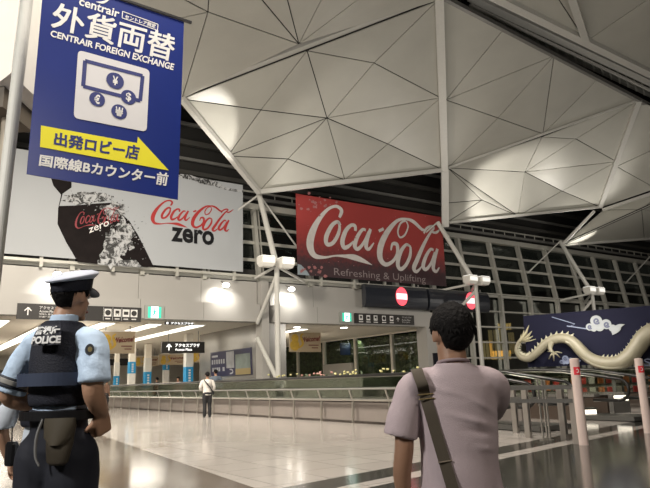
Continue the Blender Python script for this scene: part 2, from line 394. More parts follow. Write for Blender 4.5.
# edge beams
def edge(a, b, w, h=None, off=.25, m=M_white, name='trim_5'):
    n = ((a+b)/2-CAM).normalized(); struct(MB().bar(a-n*off, b-n*off, w, h or w), name, m)
ext = (aK-a0)*.25
edge(a0+V((0, 0, .4)), aK+ext+V((0, 0, .4)), .5, .25)
edge(a0, a1, .32); edge(a1, aL, .30, .3)
up_ = (aK-aL)*.2
edge(aL+V((.15, 0, 0)), aK+up_+V((.15, 0, 0)), .55, .4); edge(n1+V((-.1, 0, -.3)), aL+V((.15, 0, 0)), .6, .4)
edge(cB, cR, .16, .16); edge(cR, d1, .42, .3); edge(n1, d1, .26, .2); edge(cK, cR+(cR-cK)*.6, .28, .3, m=M_grey)
edge(e0, eG, .26, .26); edge(e1, eF, .36, .26); edge(e0, d1+V((-.6, 0, -.4)), .24)
edge(f0, f1+(f1-f0)*.3, .55, .4); edge(f0.lerp(f1, .47), atY(553, -60, 27), .45, .3)
# pipes and struts in the open channel
for dy, Y0, w, m in ((-7, 0, .6, M_white), (-1, 1.5, .22, M_grey), (3, .5, .16, M_white), (7, 2.5, .34, M_mull)):
    struct(MB().bar(atY(470, 2+dy, 37+Y0), atY(700, 111+dy, 50+Y0), w), 'trim_6', m)
cm = MB(); q0, q1, q2, q3 = atY(470, -2, 38), atY(700, 106, 51), atY(470, 12, 39), atY(700, 121, 52)
for i in range(26): cm.bar(q0.lerp(q1, i/26), q2.lerp(q3, (i+.5)/26), .13)
struct(cm, 'trim_7', M_mull)

# ---- masts, struts, floodlights at each roof support
def support(t, a=1):
    N = B(t, -1, 14.1); K = B(t+a, -3, 8.7); F0 = K + V((.0, 0, -8.7))
    st = empty('trim_8', F0, kind='structure')
    MB().tube([N, K], .19, 10).build('strut', M_white, st)
    MB().tube([F0, K+ZZ*.3], .17, 10).build('mast', M_white, st)
    MB().tube([B(t, -1, 14.1), W(t+3.9, 10.8, -.2)], .07, 6).build('brace', M_white, st)
    MB().tube([B(t, -1, 14.1), W(t-3.9, 10.8, -.2)], .07, 6).build('brace', M_white, st)
    MB().tube([K-ZZ*.6, B(t+.1, -.4, 5.2)], .13, 8).build('brace', M_white, st)
    MB().tube([B(t+.1, -.4, 4.2), F0+ZZ*1.3], .15, 8).build('brace', M_white, st)
    MB().tube([B(t, -.3, 8.3), K], .1, 8).build('brace', M_white, st)
    MB().tube([B(t+4, -.3, 8.3), K], .1, 8).build('brace', M_white, st)
    return K
KN = []
for i, t in enumerate((-30, .6, 17.6, 34.2, 50.8)):
    if i == 0: KN.append(None); continue
    K = support(t, .2 if i == 1 else 1.8 if i == 2 else 1.2); KN.append(K)
    if i in (1, 2, 3):
        for sgn, w in ((-1, 'left'), (1, 'right')):
            c = K + uu*(sgn*.72-.3) - vv*.45 + ZZ*.15
            where = {1: 'beside the white mast between the two drink banners', 2: 'beside the mast right of the red banner', 3: 'beside the mast above the dragon panel'}[i]
            fl = empty('floodlight', c-ZZ*.35, label='boxy white floodlight %s of the pair %s' % (w, where), cat='floodlight', group='roof floodlights')
            hb = MB(); hb.loft([[c+uu*.5*x*q+vv*.38*y*q+ZZ*z for x, y in ((-1, -1), (1, -1), (1, 1), (-1, 1))] for z, q in ((-.36, .7), (-.15, .95), (.3, 1))]); hb.build('housing', M_wpaint, fl)
            MB().box(c+ZZ*.32, uu*.44, vv*.34, ZZ*.02).build('lamp_lens', M_flood, fl); MB().box(c-vv*.385+ZZ*.06, uu*.42, vv*.01, ZZ*.16).build('front_lens', mat('front_lens_glow', (1, 1, 1), .5, emit=(1, .97, .88), es=.75), fl)  # front glow added to whiten the lit housing; the lamp itself faces up
            MB().bar(c-ZZ*.2, K-ZZ*.05, .08).build('bracket', M_grey, fl)

# ---- lit wall band (fascia) below the banners
def seams(t0, t1, gaps, s0, s1, z0, z1, name, m):
    o = empty(name, B((t0+t1)/2, (s0+s1)/2, z0), kind='structure'); e = [t0]+gaps+[t1]
    for a, b in zip(e[:-1], e[1:]): MB().ub(a+.012, b-.012, s0, s1, z0, z1).build('wall_panel', m, o)
    return o
seams(-22, .9, [-17, -12, -7.3, -3.2], -.5, .2, 5.3, 6.48, 'wall_front', M_fascia)
seams(-22, .9, [-17, -12, -7.3, -3.2], 0, .3, 6.5, 8.1, 'wall_front', M_fascia)
seams(1.9, 17.0, [5.5, 10, 14], -.5, .2, 5.3, 6.48, 'wall_front', M_fascia)
seams(1.9, 17.0, [5.5, 10, 14], 0, .3, 6.5, 8.1, 'wall_front', M_fascia)
struct(MB().ub(-24, 17, .32, .5, 5.3, 9), 'wall_front', M_dark)
struct(MB().bar(B(-24, -.35, 8.42), B(18, -.35, 8.42), .16), 'trim_9', M_mull)
struct(MB().bar(B(18, -.35, 8.42), B(64, -.35, 8.42), .1), 'trim_9', M_mull)
struct(MB().ub(.95, 1.5, -.6, .3, 0, 8.1), 'trim_10', M_fascia)
struct(MB().ub(15.9, 17.3, -.6, .6, 0, 5.3), 'trim_10', M_fascia)
struct(MB().ub(-16.3, -15.2, -.75, .0, 5.3, 8.4), 'trim_10', M_grey)
# banner hangers
for t in (-13, -9, -5, -1, 6, 9, 12, 15):
    struct(MB().ub(t-.09, t+.09, -.45, -.25, 8.05, 8.8), 'trim_11', M_mull)
# ---- concourse beyond the opening
struct(MB().ub(-24, 17.6, .3, 46, 5.3, 5.5), 'ceiling', M_lobby)
struct(MB().ub(-24, 17.6, 46, 46.3, 0, 5.3), 'wall_far', M_lobfloor)
struct(MB().ub(-24.3, -24, .3, 46, 0, 5.3), 'wall_concourse', M_lobfloor)
# stone core with the poster
struct(MB().ub(1.3, 3.2, .1, 11, 0, 5.3), 'wall_core', mat('core_panel', (.36, .35, .33), .22, .4, bump=.05, bscale=2))
# ceiling light strips
for i, (t, s0, s1) in enumerate([(-20.5, 2, 40), (-17.5, 2, 40), (-14.5, 2, 40), (-11.5, 2, 40), (-8.5, 2, 40), (-5.5, 2, 40), (-2.5, 2, 40), (6.5, 3, 30)]):
    c = empty('ceiling_light', B(t, (s0+s1)/2, 5.2), YAW, kind=None,
              label=['leftmost long light strip in the concourse ceiling', 'second long ceiling light strip from the left, over the corridor', 'third long ceiling light strip from the left, near the arrow sign', 'long ceiling light strip running behind the left picture sign', 'long ceiling light strip above the left cartoon welcome banner', 'long ceiling light strip left of the hanging black arrow sign', 'long ceiling light strip beside the steel poster wall', 'long ceiling light strip behind the middle welcome banner'][i], cat='ceiling light', group='long light strips in the concourse ceiling')
    MB().ub(t-.5, t+.5, s0, s1, 5.22, 5.29).build('frame', M_wpaint, c); MB().ub(t-.42, t+.42, s0+.1, s1-.1, 5.19, 5.225).build('diffuser', M_light, c)
# green planted window wall on the right side of the concourse
w2 = empty('window_2', B(17.4, 20, 0), kind='structure')
for s in (5.65, 11.2, 16.7, 22, 27.5, 33): MB().ub(17.3, 17.6, s-.14, s+.14, 0, 5.3).build('mullion', M_lobfloor, w2)
MB().ub(17.3, 17.5, .3, 45, 5.2, 5.3).build('window_head', M_lobby, w2)
MB().add([B(17.45, .3, 0), B(17.45, 45, 0), B(17.45, 45, 5), B(17.45, .3, 5)], [(0, 1, 2, 3)]).build('glass_pane', glass_mat('tinted_glass', (.8, .85, .8), .05), w2)
struct(MB().ub(17.05, 17.35, 11.5, 16.4, 0, 2.9), 'wall_panel', mat('beige_panel', (.40, .385, .35), .5))
# ================================================================ THINGS
def wall_face(x0, y0, x1, y1, s):      # rectangle on the plane s = const of the building grid
    P = (B(0, s, 0), vv); a = hit(x0, y0, P); b = hit(x1, y1, P)
    ta, tb = (a-O0).dot(uu), (b-O0).dot(uu)
    return Face(B(ta, s, a.z), B(tb, s, a.z), B(ta, s, b.z)), (ta, tb, b.z, a.z)
def tpx(mb, F, s, bl, tr, lift=.02, bold=.0):
    a = F.uv(*bl); b = F.uv(*tr); ftext(mb, F, s, a[0], a[1], b[0], b[1], lift, bold)
def spx(mb, F, pts, off, sc, lift, wpx, th=.006):    # stroke from crop pixels
    q = []
    for x, y, w in pts:
        a, b = F.uv(off[0]+x/sc, off[1]+y/sc); q.append((a, b, w*wpx))
    fstroke(mb, F, q, lift, th)
SCRIPT = [
 [(158, 128, 8), (168, 108, 12), (150, 96, 9), (118, 106, 9), (80, 140, 15), (54, 180, 22), (47, 212, 22), (60, 236, 15), (95, 241, 7), (130, 237, 5), (165, 238, 9), (200, 242, 17), (232, 252, 12), (262, 264, 1)],
 [(160, 150, 7), (150, 140, 9), (128, 152, 12), (106, 183, 14), (106, 204, 12), (128, 200, 11), (150, 174, 11), (156, 150, 8), (148, 141, 7)],
 [(212, 166, 9), (212, 152, 11), (198, 150, 10), (178, 165, 13), (162, 194, 15), (165, 213, 13), (182, 210, 10), (202, 196, 5)],
 [(250, 164, 8), (238, 162, 9), (218, 182, 12), (205, 208, 14), (215, 218, 11), (238, 200, 9), (260, 168, 7)],
 [(268, 160, 10), (252, 190, 13), (246, 212, 13), (256, 218, 9), (276, 200, 4)],
 [(298, 166, 9), (317, 159, 9)],
 [(337, 222, 5), (345, 204, 9), (362, 206, 13), (360, 232, 11), (340, 254, 10), (312, 263, 13), (294, 245, 19), (300, 210, 21), (330, 168, 17), (372, 135, 10), (408, 130, 8), (435, 138, 12), (464, 160, 10), (478, 160, 4)],
 [(404, 134, 7), (384, 142, 6), (370, 166, 6), (376, 184, 6), (396, 176, 6), (411, 152, 5), (406, 136, 5)],
 [(408, 208, 7), (396, 206, 9), (374, 226, 13), (358, 260, 15), (366, 277, 12), (388, 266, 11), (408, 238, 11), (412, 212, 8), (398, 206, 7)],
 [(470, 172, 6), (484, 156, 8), (506, 150, 8), (512, 156, 7), (494, 172, 8), (465, 206, 12), (434, 250, 15), (418, 275, 15), (428, 285, 10), (450, 270, 4)],
 [(500, 166, 6), (520, 169, 8), (546, 152, 3)],
 [(502, 222, 8), (490, 220, 9), (470, 240, 12), (455, 268, 14), (464, 279, 11), (486, 262, 9), (506, 228, 7)],
 [(518, 218, 10), (502, 250, 13), (494, 276, 14), (504, 286, 9), (518, 274, 4)],
]
def tq(mb, F, s, bl, br, tl, tr, lift=.004, bold=0, heavy=0):     # lettering between four traced corners
    A, Bq_, Cq, D = [F.uv(*q) for q in (bl, br, tl, tr)]
    vs, fs, _ = text_mesh(s, bold)
    offs = [(0, 0)] if not heavy else [(heavy*i, heavy*j) for i, j in ((-1, -1), (1, -1), (0, 0), (-1, 1), (1, 1))]
    for k_, (ox_, oy_) in enumerate(offs): mb.add([F.p(*[(A[i]*(1-x)+Bq_[i]*x)*(1-y)+(Cq[i]*(1-x)+D[i]*x)*y+(ox_, oy_*.7)[i] for i in (0, 1)], lift+k_*.0002) for x, y in vs], fs)
# ---- large banners on the glass wall
def cloth(F, name, m, parent=None, th=.04, **k):
    return MB().poly([F.p(0, 0), F.p(1, 0), F.p(1, 1), F.p(0, 1)], -F.n, th).build(name, m, parent, **k)
PB1 = (B(0, -.6, 0), vv)
F1, d = wall_face(11, 152, 243, 274.5, -.6)
F1 = Face(B(d[0], -.6, 14.75), B(d[1], -.6, 14.75), B(d[0], -.6, 8.62))
b1 = empty('billboard_banner', F1.p(.5, 0), label='wide pale grey drink banner with splashing bottle and black word zero', cat='banner')
M_cloth = mat('pale_banner', (.42, .44, .46), .6, var=.05, vscale=.3)
cloth(F1, 'banner_cloth', M_cloth, b1)
M_red = mat('script_red', (.42, .035, .035), .5)
mb = MB()
for i, s in enumerate(SCRIPT): spx(mb, F1, s, (145, 185), 6.19, .012+.001*i, 1/6.19/90)
mb.build('script_lettering', M_red, b1)
mb = MB(); tpx(mb, F1, 'zero', (171, 241.5), (214, 231.5), .03, .03); mb.build('word_lettering', M_black, b1)
def pxpoly(mb, F, pts, off, sc, lift, th=.006): fpoly(mb, F, [F.uv(off[0]+x/sc, off[1]+y/sc) for x, y in pts], lift, th)
mb = MB()
pxpoly(mb, F1, [(88, 20), (185, 20), (184, 78), (145, 105), (130, 160), (200, 158), (280, 150), (360, 145), (400, 190), (440, 225), (480, 290), (520, 370), (548, 428), (520, 432), (300, 418), (212, 408), (160, 320), (122, 240), (125, 170), (138, 110), (104, 70)], (30, 170), 4.44, .012)
mb.build('bottle_print', mat('bottle_dark', (.012, .009, .009), .8, var=.5, vscale=2, spec=.15), b1)
def splash_mat():
    m = bpy.data.materials.new('splash_print'); m.use_nodes = True; nt = m.node_tree; b = nt.nodes['Principled BSDF']
    n = nt.nodes.new('ShaderNodeTexNoise'); n.inputs['Scale'].default_value = 2.2; n.inputs['Detail'].default_value = 8; n.inputs['Roughness'].default_value = .75; n.inputs['Distortion'].default_value = 1.2
    tc = nt.nodes.new('ShaderNodeTexCoord'); nt.links.new(tc.outputs['Object'], n.inputs['Vector'])
    r = nt.nodes.new('ShaderNodeValToRGB'); r.color_ramp.elements[0].position = .46; r.color_ramp.elements[0].color = (.03, .03, .03, 1); r.color_ramp.elements[1].position = .54; r.color_ramp.elements[1].color = (.48, .49, .5, 1)
    nt.links.new(n.outputs['Fac'], r.inputs['Fac']); nt.links.new(r.outputs['Color'], b.inputs['Base Color']); b.inputs['Roughness'].default_value = .6
    return m
M_spl = splash_mat(); mb = MB()
def blotch(cx, cy, rx, ry, n=26, rg=.35):
    return [(cx+rx*math.cos(2*math.pi*i/n)*(1+random.uniform(-rg, rg)), cy+ry*math.sin(2*math.pi*i/n)*(1+random.uniform(-rg, rg))) for i in range(n)]
pxpoly(mb, F1, blotch(250, 125, 105, 28), (30, 170), 4.44, .02); pxpoly(mb, F1, blotch(365, 350, 55, 72), (30, 170), 4.44, .021); pxpoly(mb, F1, blotch(415, 290, 50, 75), (30, 170), 4.44, .023)
pxpoly(mb, F1, blotch(370, 180, 50, 35), (30, 170), 4.44, .022); pxpoly(mb, F1, [(300, 400), (470, 400), (500, 433), (300, 420)], (30, 170), 4.44, .024)
for i in range(150):
    a = random.gauss(390, 60); b_ = random.gauss(200 + (a-300)*.5, 55)
    if b_ < 425 and a < 540: pxpoly(mb, F1, blotch(a, b_, random.uniform(1, 4), random.uniform(1, 3.5), 6), (30, 170), 4.44, .026)
mb.build('splash_print', M_spl, b1)
def script_affine(F, tgt, lift, wpx, mb, src=((150, 95), (262, 264), (546, 152))):
    A = [F1.uv(145+x/6.19, 185+y/6.19) for x, y in src]
    T = [F.uv(*q) for q in tgt]
    m = Matrix(((A[1][0]-A[0][0], A[2][0]-A[0][0]), (A[1][1]-A[0][1], A[2][1]-A[0][1]))).inverted()
    n = Matrix(((T[1][0]-T[0][0], T[2][0]-T[0][0]), (T[1][1]-T[0][1], T[2][1]-T[0][1]))) @ m
    for i, s in enumerate(SCRIPT):
        q = []
        for x, y, w in s:
            a = F1.uv(145+x/6.19, 185+y/6.19); v = n @ Vector((a[0]-A[0][0], a[1]-A[0][1])); q.append((T[0][0]+v.x, T[0][1]+v.y, w*wpx))
        fstroke(mb, F, q, lift+.001*i)
mb = MB(); script_affine(F1, ((82, 212), (96, 225.5), (119, 206.5)), .03, 1/6.19/90*.42, mb); mb.build('script_lettering', mat('dull_red', (.26, .03, .04), .5), b1)
mb = MB(); tq(mb, F1, 'zero', (89, 233.5), (109, 225.5), (88.5, 228.5), (108.5, 220.5), .045, .01); mb.build('word_lettering', M_txtw, b1)
mb = MB(); pxpoly(mb, F1, [(150, 56), (200, 60), (235, 72), (270, 76), (310, 86), (345, 112), (420, 124), (420, 134), (340, 120), (300, 106), (250, 98), (220, 84), (190, 78), (150, 68)], (140, 160), 4.06, .012)
mb.build('ice_print', M_spl, b1)
# red banner
F2, d = wall_face(296, 200, 446, 278, -.7)
F2 = Face(B(d[0], -.7, 14.72), B(d[1], -.7, 14.72), B(d[0], -.7, 8.7))
b2 = empty('billboard_banner', F2.p(.5, 0), label='red drink banner with big white script and the line Refreshing & Uplifting', cat='banner')
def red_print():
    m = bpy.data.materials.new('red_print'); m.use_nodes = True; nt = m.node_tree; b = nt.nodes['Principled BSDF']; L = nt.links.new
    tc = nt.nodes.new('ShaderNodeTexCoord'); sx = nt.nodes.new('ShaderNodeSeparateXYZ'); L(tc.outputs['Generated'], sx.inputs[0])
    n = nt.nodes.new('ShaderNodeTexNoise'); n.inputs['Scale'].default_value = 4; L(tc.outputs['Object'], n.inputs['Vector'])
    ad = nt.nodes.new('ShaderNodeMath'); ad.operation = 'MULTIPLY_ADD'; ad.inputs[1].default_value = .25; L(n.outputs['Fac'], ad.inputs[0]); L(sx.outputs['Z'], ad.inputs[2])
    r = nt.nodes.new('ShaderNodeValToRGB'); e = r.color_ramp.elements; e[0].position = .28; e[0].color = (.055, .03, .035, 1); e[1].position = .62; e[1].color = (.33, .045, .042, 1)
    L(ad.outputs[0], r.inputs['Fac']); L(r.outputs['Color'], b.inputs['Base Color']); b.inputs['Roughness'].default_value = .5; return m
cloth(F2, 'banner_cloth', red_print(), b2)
mb = MB(); script_affine(F2, ((336, 206), (372, 265), (442, 227)), .012, 1/6.19/90*2.5, mb); mb.build('script_lettering', mat('script_white', (.60, .57, .55), .5, var=.15, vscale=3), b2)
mb = MB(); tpx(mb, F2, 'Refreshing & Uplifting', (334, 277.5), (425, 276), .04, -.005); mb.build('slogan_lettering', mat('slogan_grey', (.30, .25, .25), .5), b2)
mb = MB()
for i in range(60):
    if i < 26: x, y = random.gauss(318, 9), random.gauss(204, 4)
    elif i < 40: x, y = random.gauss(312, 8), random.gauss(270, 4)
    else: x, y = random.uniform(300, 440), random.uniform(208, 268)
    if x < 298 or x > 444: continue
    r = random.uniform(.3, 1.8) if i < 40 else random.uniform(.2, .6)
    fpoly(mb, F2, [F2.uv(px_, py_) for px_, py_ in blotch(x, y, r, r, 7)], .03+.0005*i)
mb.build('bubble_print', mat('ice_pink', (.38, .16, .16), .4, var=.4, vscale=4), b2)
mb = MB(); fpoly(mb, F2, [(0, 0), (.07, 0), (.05, .06), (.02, .12), (0, .13)], .02); mb.build('ice_print', mat('ice_blue', (.30, .36, .40), .4), b2)

def rq_(q, f=.07):      # rounded quadrilateral
    out = []
    for i in range(4):
        p, c, n = V(q[i-1]), V(q[i]), V(q[(i+1) % 4]); a = c+(p-c)*f; b = c+(n-c)*f
        for t in (0, .25, .5, .75, 1): out.append(tuple(a*(1-t)**2+c*2*t*(1-t)+b*t*t))
    return out
# ---- money exchange banner hanging from the pole
FE = Face(atY(44.5, -25, 6), atY(184, 22, 6.92), atY(26.6, 174, 6))
E_n = FE.n
ex = empty('hanging_banner', FE.p(.5, 0), label='blue foreign exchange banner with yellow arrow hanging beside the grey pole', cat='banner')
cloth(FE, 'banner_cloth', mat('banner_blue', (.007, .022, .175), .33, var=.15, vscale=1.5), ex, .012)
MB().bar(FE.p(-.14, 1.01), FE.p(1.06, 1.01), .03).build('banner_rod', M_black, ex)
mb = MB()
tq(mb, FE, '外貨両替', (51, 27), (172, 62), (55, 2), (176, 36), .004, 0, .0035)
tq(mb, FE, 'CENTRAIR FOREIGN EXCHANGE', (50, 36.5), (173, 70.5), (51, 30), (174.5, 64), .004, .03)
tq(mb, FE, 'centrair', (78.5, 5), (118.5, 18), (80, -3), (120, 10.5), .004, .02)
tq(mb, FE, '国際線Bカウンター前', (39, 165.5), (166.5, 186), (40.5, 154.5), (168.5, 173.5), .004, 0, .0022)
tq(mb, FE, 'セントレア限定', (124.5, 18.5), (155, 28.5), (125.5, 14.5), (156, 24.5), .004, 0, .001)
fstroke(mb, FE, [(*FE.uv(96, 2), .002), (*FE.uv(103, 2.5), .012), (*FE.uv(110, -1), .002)], .003, .002)
bx_ = [FE.uv(*q) for q in ((122.5, 11.5), (158, 24.5), (157.3, 30.5), (122, 18))]
for i in range(4): a, b_ = bx_[i], bx_[(i+1) % 4]; fstroke(mb, FE, [(*a, .004), (*b_, .004)], .003, .002)
mb.build('white_lettering', M_txtw, ex)
mb = MB(); q = [FE.uv(*k) for k in ((73.5, 118), (146.5, 132), (149.6, 70), (78, 50))]; fpoly(mb, FE, rq_(q), .003, .002); mb.build('icon_panel', mat('icon_white', (.66, .65, .66), .5), ex)
mb = MB(); q = [FE.uv(*k) for k in ((85, 61), (142.5, 76), (140, 101), (83, 86.5))]
for i in range(4): a, b_ = q[i], q[(i+1) % 4]; fstroke(mb, FE, [(*a, .019), (*b_, .019)], .006, .002)
for (x, y, r) in ((115, 81, .043), (128.3, 97.5, .038), (97, 99.5, .037), (119, 112, .038)): a = FE.uv(x, y); fdisc(mb, FE, a[0], a[1], r, .007, .002)
mb.build('icon_marks', mat('icon_navy', (.02, .03, .16), .5), ex)
mb = MB()
for s, x, y in (('¥', 115, 81), ('$', 128.3, 97.5), ('€', 97, 99.5), ('₩', 119, 112)):
    a = FE.uv(x, y); w = .026 if s == '₩' else .019; ftext(mb, FE, s, a[0]-w, a[1]-.024, a[0]+w, a[1]+.024, .011, .03)
mb.build('currency_lettering', M_txtw, ex)
mb = MB(); fpoly(mb, FE, [FE.uv(*k) for k in ((41, 125.5), (40, 147), (168.6, 170.5), (137.8, 137), (137, 143.2))], .003, .002); mb.build('arrow_print', mat('arrow_yellow', (.80, .72, .02), .5), ex)
mb = MB(); tq(mb, FE, '出発ロビー店', (54, 145), (137.5, 160), (55, 132.5), (139.5, 146.5), .007, 0, .003); mb.build('arrow_lettering', mat('icon_navy', (.02, .03, .16), .5), ex)
# pole
pt = atY(27.5, 0, 6.2); pb = V((pt.x, 6.2, 0)); poleX = pt.x
MB().tube([V((poleX-.32, 6.45, 0)), V((poleX-.02, 6.25, 6.0)), V((poleX+.13, 6.15, 9))], .066, 20).build('banner_pole', mat('pole_paint', (.68, .68, .63), .4), None, 'tall round grey pole at the left edge carrying the blue banner', 'pole', smooth=False)
cab = empty('wall_cabinet', atY(2, 60, 7), label='bright white boxy cabinet high behind the grey pole in the top left corner', cat='cabinet')
zA, zB, xR = atY(8, 82, 7).z, atY(6, 103, 7).z, atY(17, 40, 7.0).x
MB().loft([[V((x, y, z)) for x, y in ((xR-1.8, 7), (xR-.12+o, 7), (xR-.12+o, 8), (xR-1.8, 8))] for z, o in ((zA, -.06), (zA+.12, .08), (zA+1.5, .12))]).build('cabinet_body', M_wpaint, cab)
MB().bb((xR-1.7, 7.1, zB), (xR-.16, 7.9, zA-.005)).build('cabinet_base', mat('brown_base', (.13, .11, .085), .6), cab)
MB().tube([V((atY(2, 150, 7.4).x, 7.45, 0)), V((atY(2, 150, 7.4).x, 7.45, zB))], .06, 12).build('cabinet_post', mat('tan_post', (.45, .40, .32), .5), cab)

# ---- wayfinding signs
def sign(name, x0, y0, x1, y1, s, m, th=.12, **k):
    F, d = wall_face(x0, y0, x1, y1, s); e = empty(name, F.p(.5, 0), **k)
    MB().poly([F.p(0, 0), F.p(1, 0), F.p(1, 1), F.p(0, 1)], -F.n, th).build('sign_box', m, e); return F, e
def picto(F, cx, cy, h, kind, mb, mk):
    ar = F.U.length/F.W.length; w = h/ar*.9
    frect(mb, F, cx-w/2, cy-h/2, cx+w/2, cy+h/2, .01)
    if kind == 'train': frect(mk, F, cx-w*.28, cy-h*.1, cx+w*.28, cy+h*.3, .02); fdisc(mk, F, cx-w*.2, cy-h*.25, h*.07, .02); fdisc(mk, F, cx+w*.2, cy-h*.25, h*.07, .02)
    if kind == 'bus': frect(mk, F, cx-w*.33, cy-h*.22, cx+w*.33, cy+h*.2, .02)
    if kind == 'disc': fdisc(mk, F, cx, cy, h*.36, .02)
def arrow(F, cx, cy, h, mb, lift=.01):
    ar = F.U.length/F.W.length
    fstroke(mb, F, [(cx, cy-h/2, h*.14), (cx, cy+h*.45, h*.14)], lift); fstroke(mb, F, [(cx-h*.4/ar, cy+h*.05, h*.14), (cx, cy+h*.5, h*.14)], lift+.001, sub=2); fstroke(mb, F, [(cx+h*.4/ar, cy+h*.05, h*.14), (cx, cy+h*.5, h*.14)], lift+.002, sub=2)
F, e = sign('wayfinding_sign', 17.5, 303, 141, 322, -.62, M_sign, label='long dark directional sign on the wall band behind the police officer head', cat='sign')
w_ = MB(); k_ = MB(); arrow(F, .08, .5, .5, w_)
ftext(w_, F, 'アクセスプラザ', .165, .66, .36, .86, .01); ftext(w_, F, 'Access Plaza', .165, .46, .29, .60, .01); ftext(w_, F, '액세스 플라자', .165, .28, .29, .40, .01); ftext(w_, F, '交通广场', .165, .12, .25, .23, .01)
for cx, kd in ((.79, 'train'), (.865, 'bus'), (.935, 'disc'), (.71, 'disc')): picto(F, cx, .58, .52, kd, w_, k_); frect(w_, F, cx-.02, .13, cx+.02, .2, .01)
for x in (.672, .75, .827): frect(w_, F, x, .05, x+.002, .95, .01)
w_.build('sign_lettering', M_txtw, e); k_.build('pictograms', M_sign, e)
F, e = sign('wayfinding_sign', 355, 313, 414.5, 325, -.62, M_sign, label='dark directional sign with pictograms right of the green exit light above planted windows', cat='sign')
w_ = MB(); k_ = MB()
for cx, kd in ((.09, 'train'), (.21, 'bus'), (.33, 'train'), (.47, 'disc'), (.60, 'bus')): picto(F, cx, .58, .52, kd, w_, k_); frect(w_, F, cx-.035, .12, cx+.035, .2, .01)
arrow(F, .71, .5, .4, w_); ftext(w_, F, 'アクセスプラザ', .78, .66, .95, .84, .01); ftext(w_, F, 'Access Plaza', .78, .42, .93, .56, .01); ftext(w_, F, '액세스 플라자', .78, .2, .92, .32, .01)
w_.build('sign_lettering', M_txtw, e); k_.build('pictograms', M_sign, e)
M_exit = mat('exit_panel', (.6, .75, .7), .5, emit=(.55, 1, .85), es=.8); M_exg = mat('exit_green', (.05, .5, .35), .5, emit=(.05, .7, .45), es=.8); M_exw = mat('exit_white', (1, 1, 1), .5, emit=(.85, 1, .95), es=2.2)
for i, (x0, y0, x1, y1) in enumerate(((145, 305, 164, 319.5), (340, 311.7, 353.6, 322.5))):
    F, e = sign('exit_sign', x0, y0, x1, y1, -.65, mat('exit_case', (.34, .36, .33), .5), label=['green lit exit sign right of the left directional sign', 'green lit exit sign left of the right directional sign'][i], cat='exit sign', group='green exit signs')
    m = MB(); frect(m, F, .16, .1, .84, .9, .01); m.build('lit_panel', M_exg, e)
    m = MB(); frect(m, F, .32, .1, .70, .9, .02); m.build('doorway_symbol', M_exw, e)
    m = MB(); fdisc(m, F, .5, .74, .07, .03); fstroke(m, F, [(.5, .66, .12), (.48, .45, .12), (.40, .2, .08)], .03); fstroke(m, F, [(.49, .45, .09), (.58, .3, .08), (.56, .17, .08)], .03); fstroke(m, F, [(.40, .5, .06), (.5, .6, .07), (.6, .5, .06)], .031); m.build('runner_symbol', M_exg, e)
# hanging black sign in the concourse
def hsign(x0, y0, x1, y1, Y, name, **k):
    tl, tr, bl = atY(x0, y0, Y), atY(x1, y0+(0), Y), atY(x0, y1, Y); w = abs(tr.x-tl.x); tr = tl+uu*w*1.18
    bl = V((tl.x, tl.y, bl.z)); F = Face(tl, tr, bl); e = empty(name, F.p(.5, 0), **k); return F, e
def hang(F, e, zt=5.2, n=(.15, .85)):
    for q in n: p = F.p(q, 1, -.03); MB().bar(p, V((p.x, p.y, zt)), .05).build('hanger', M_grey, e)
F, e = hsign(162, 341.5, 200.5, 353, 45, 'hanging_sign', label='black hanging sign with white up arrow in the concourse left of the poster wall', cat='sign')
MB().poly([F.p(0, 0), F.p(1, 0), F.p(1, 1), F.p(0, 1)], -F.n, .15).build('sign_box', M_sign, e); hang(F, e)
w_ = MB(); arrow(F, .16, .5, .55, w_); ftext(w_, F, 'アクセスプラザ', .3, .52, .88, .84, .01, .02); ftext(w_, F, 'Access Plaza', .3, .2, .7, .42, .01, .01); w_.build('sign_lettering', M_txtl, e)
F, e = sign('wayfinding_sign', 165, 321.5, 194, 325.2, .5, M_sign, label='thin backlit sign strip just under the wall band above the hanging black sign', cat='sign')
w_ = MB(); fdisc(w_, F, .08, .5, .38, .01); ftext(w_, F, 'アクセスプラザ', .2, .1, .98, .9, .01, .03); w_.build('sign_lettering', M_txtl, e)

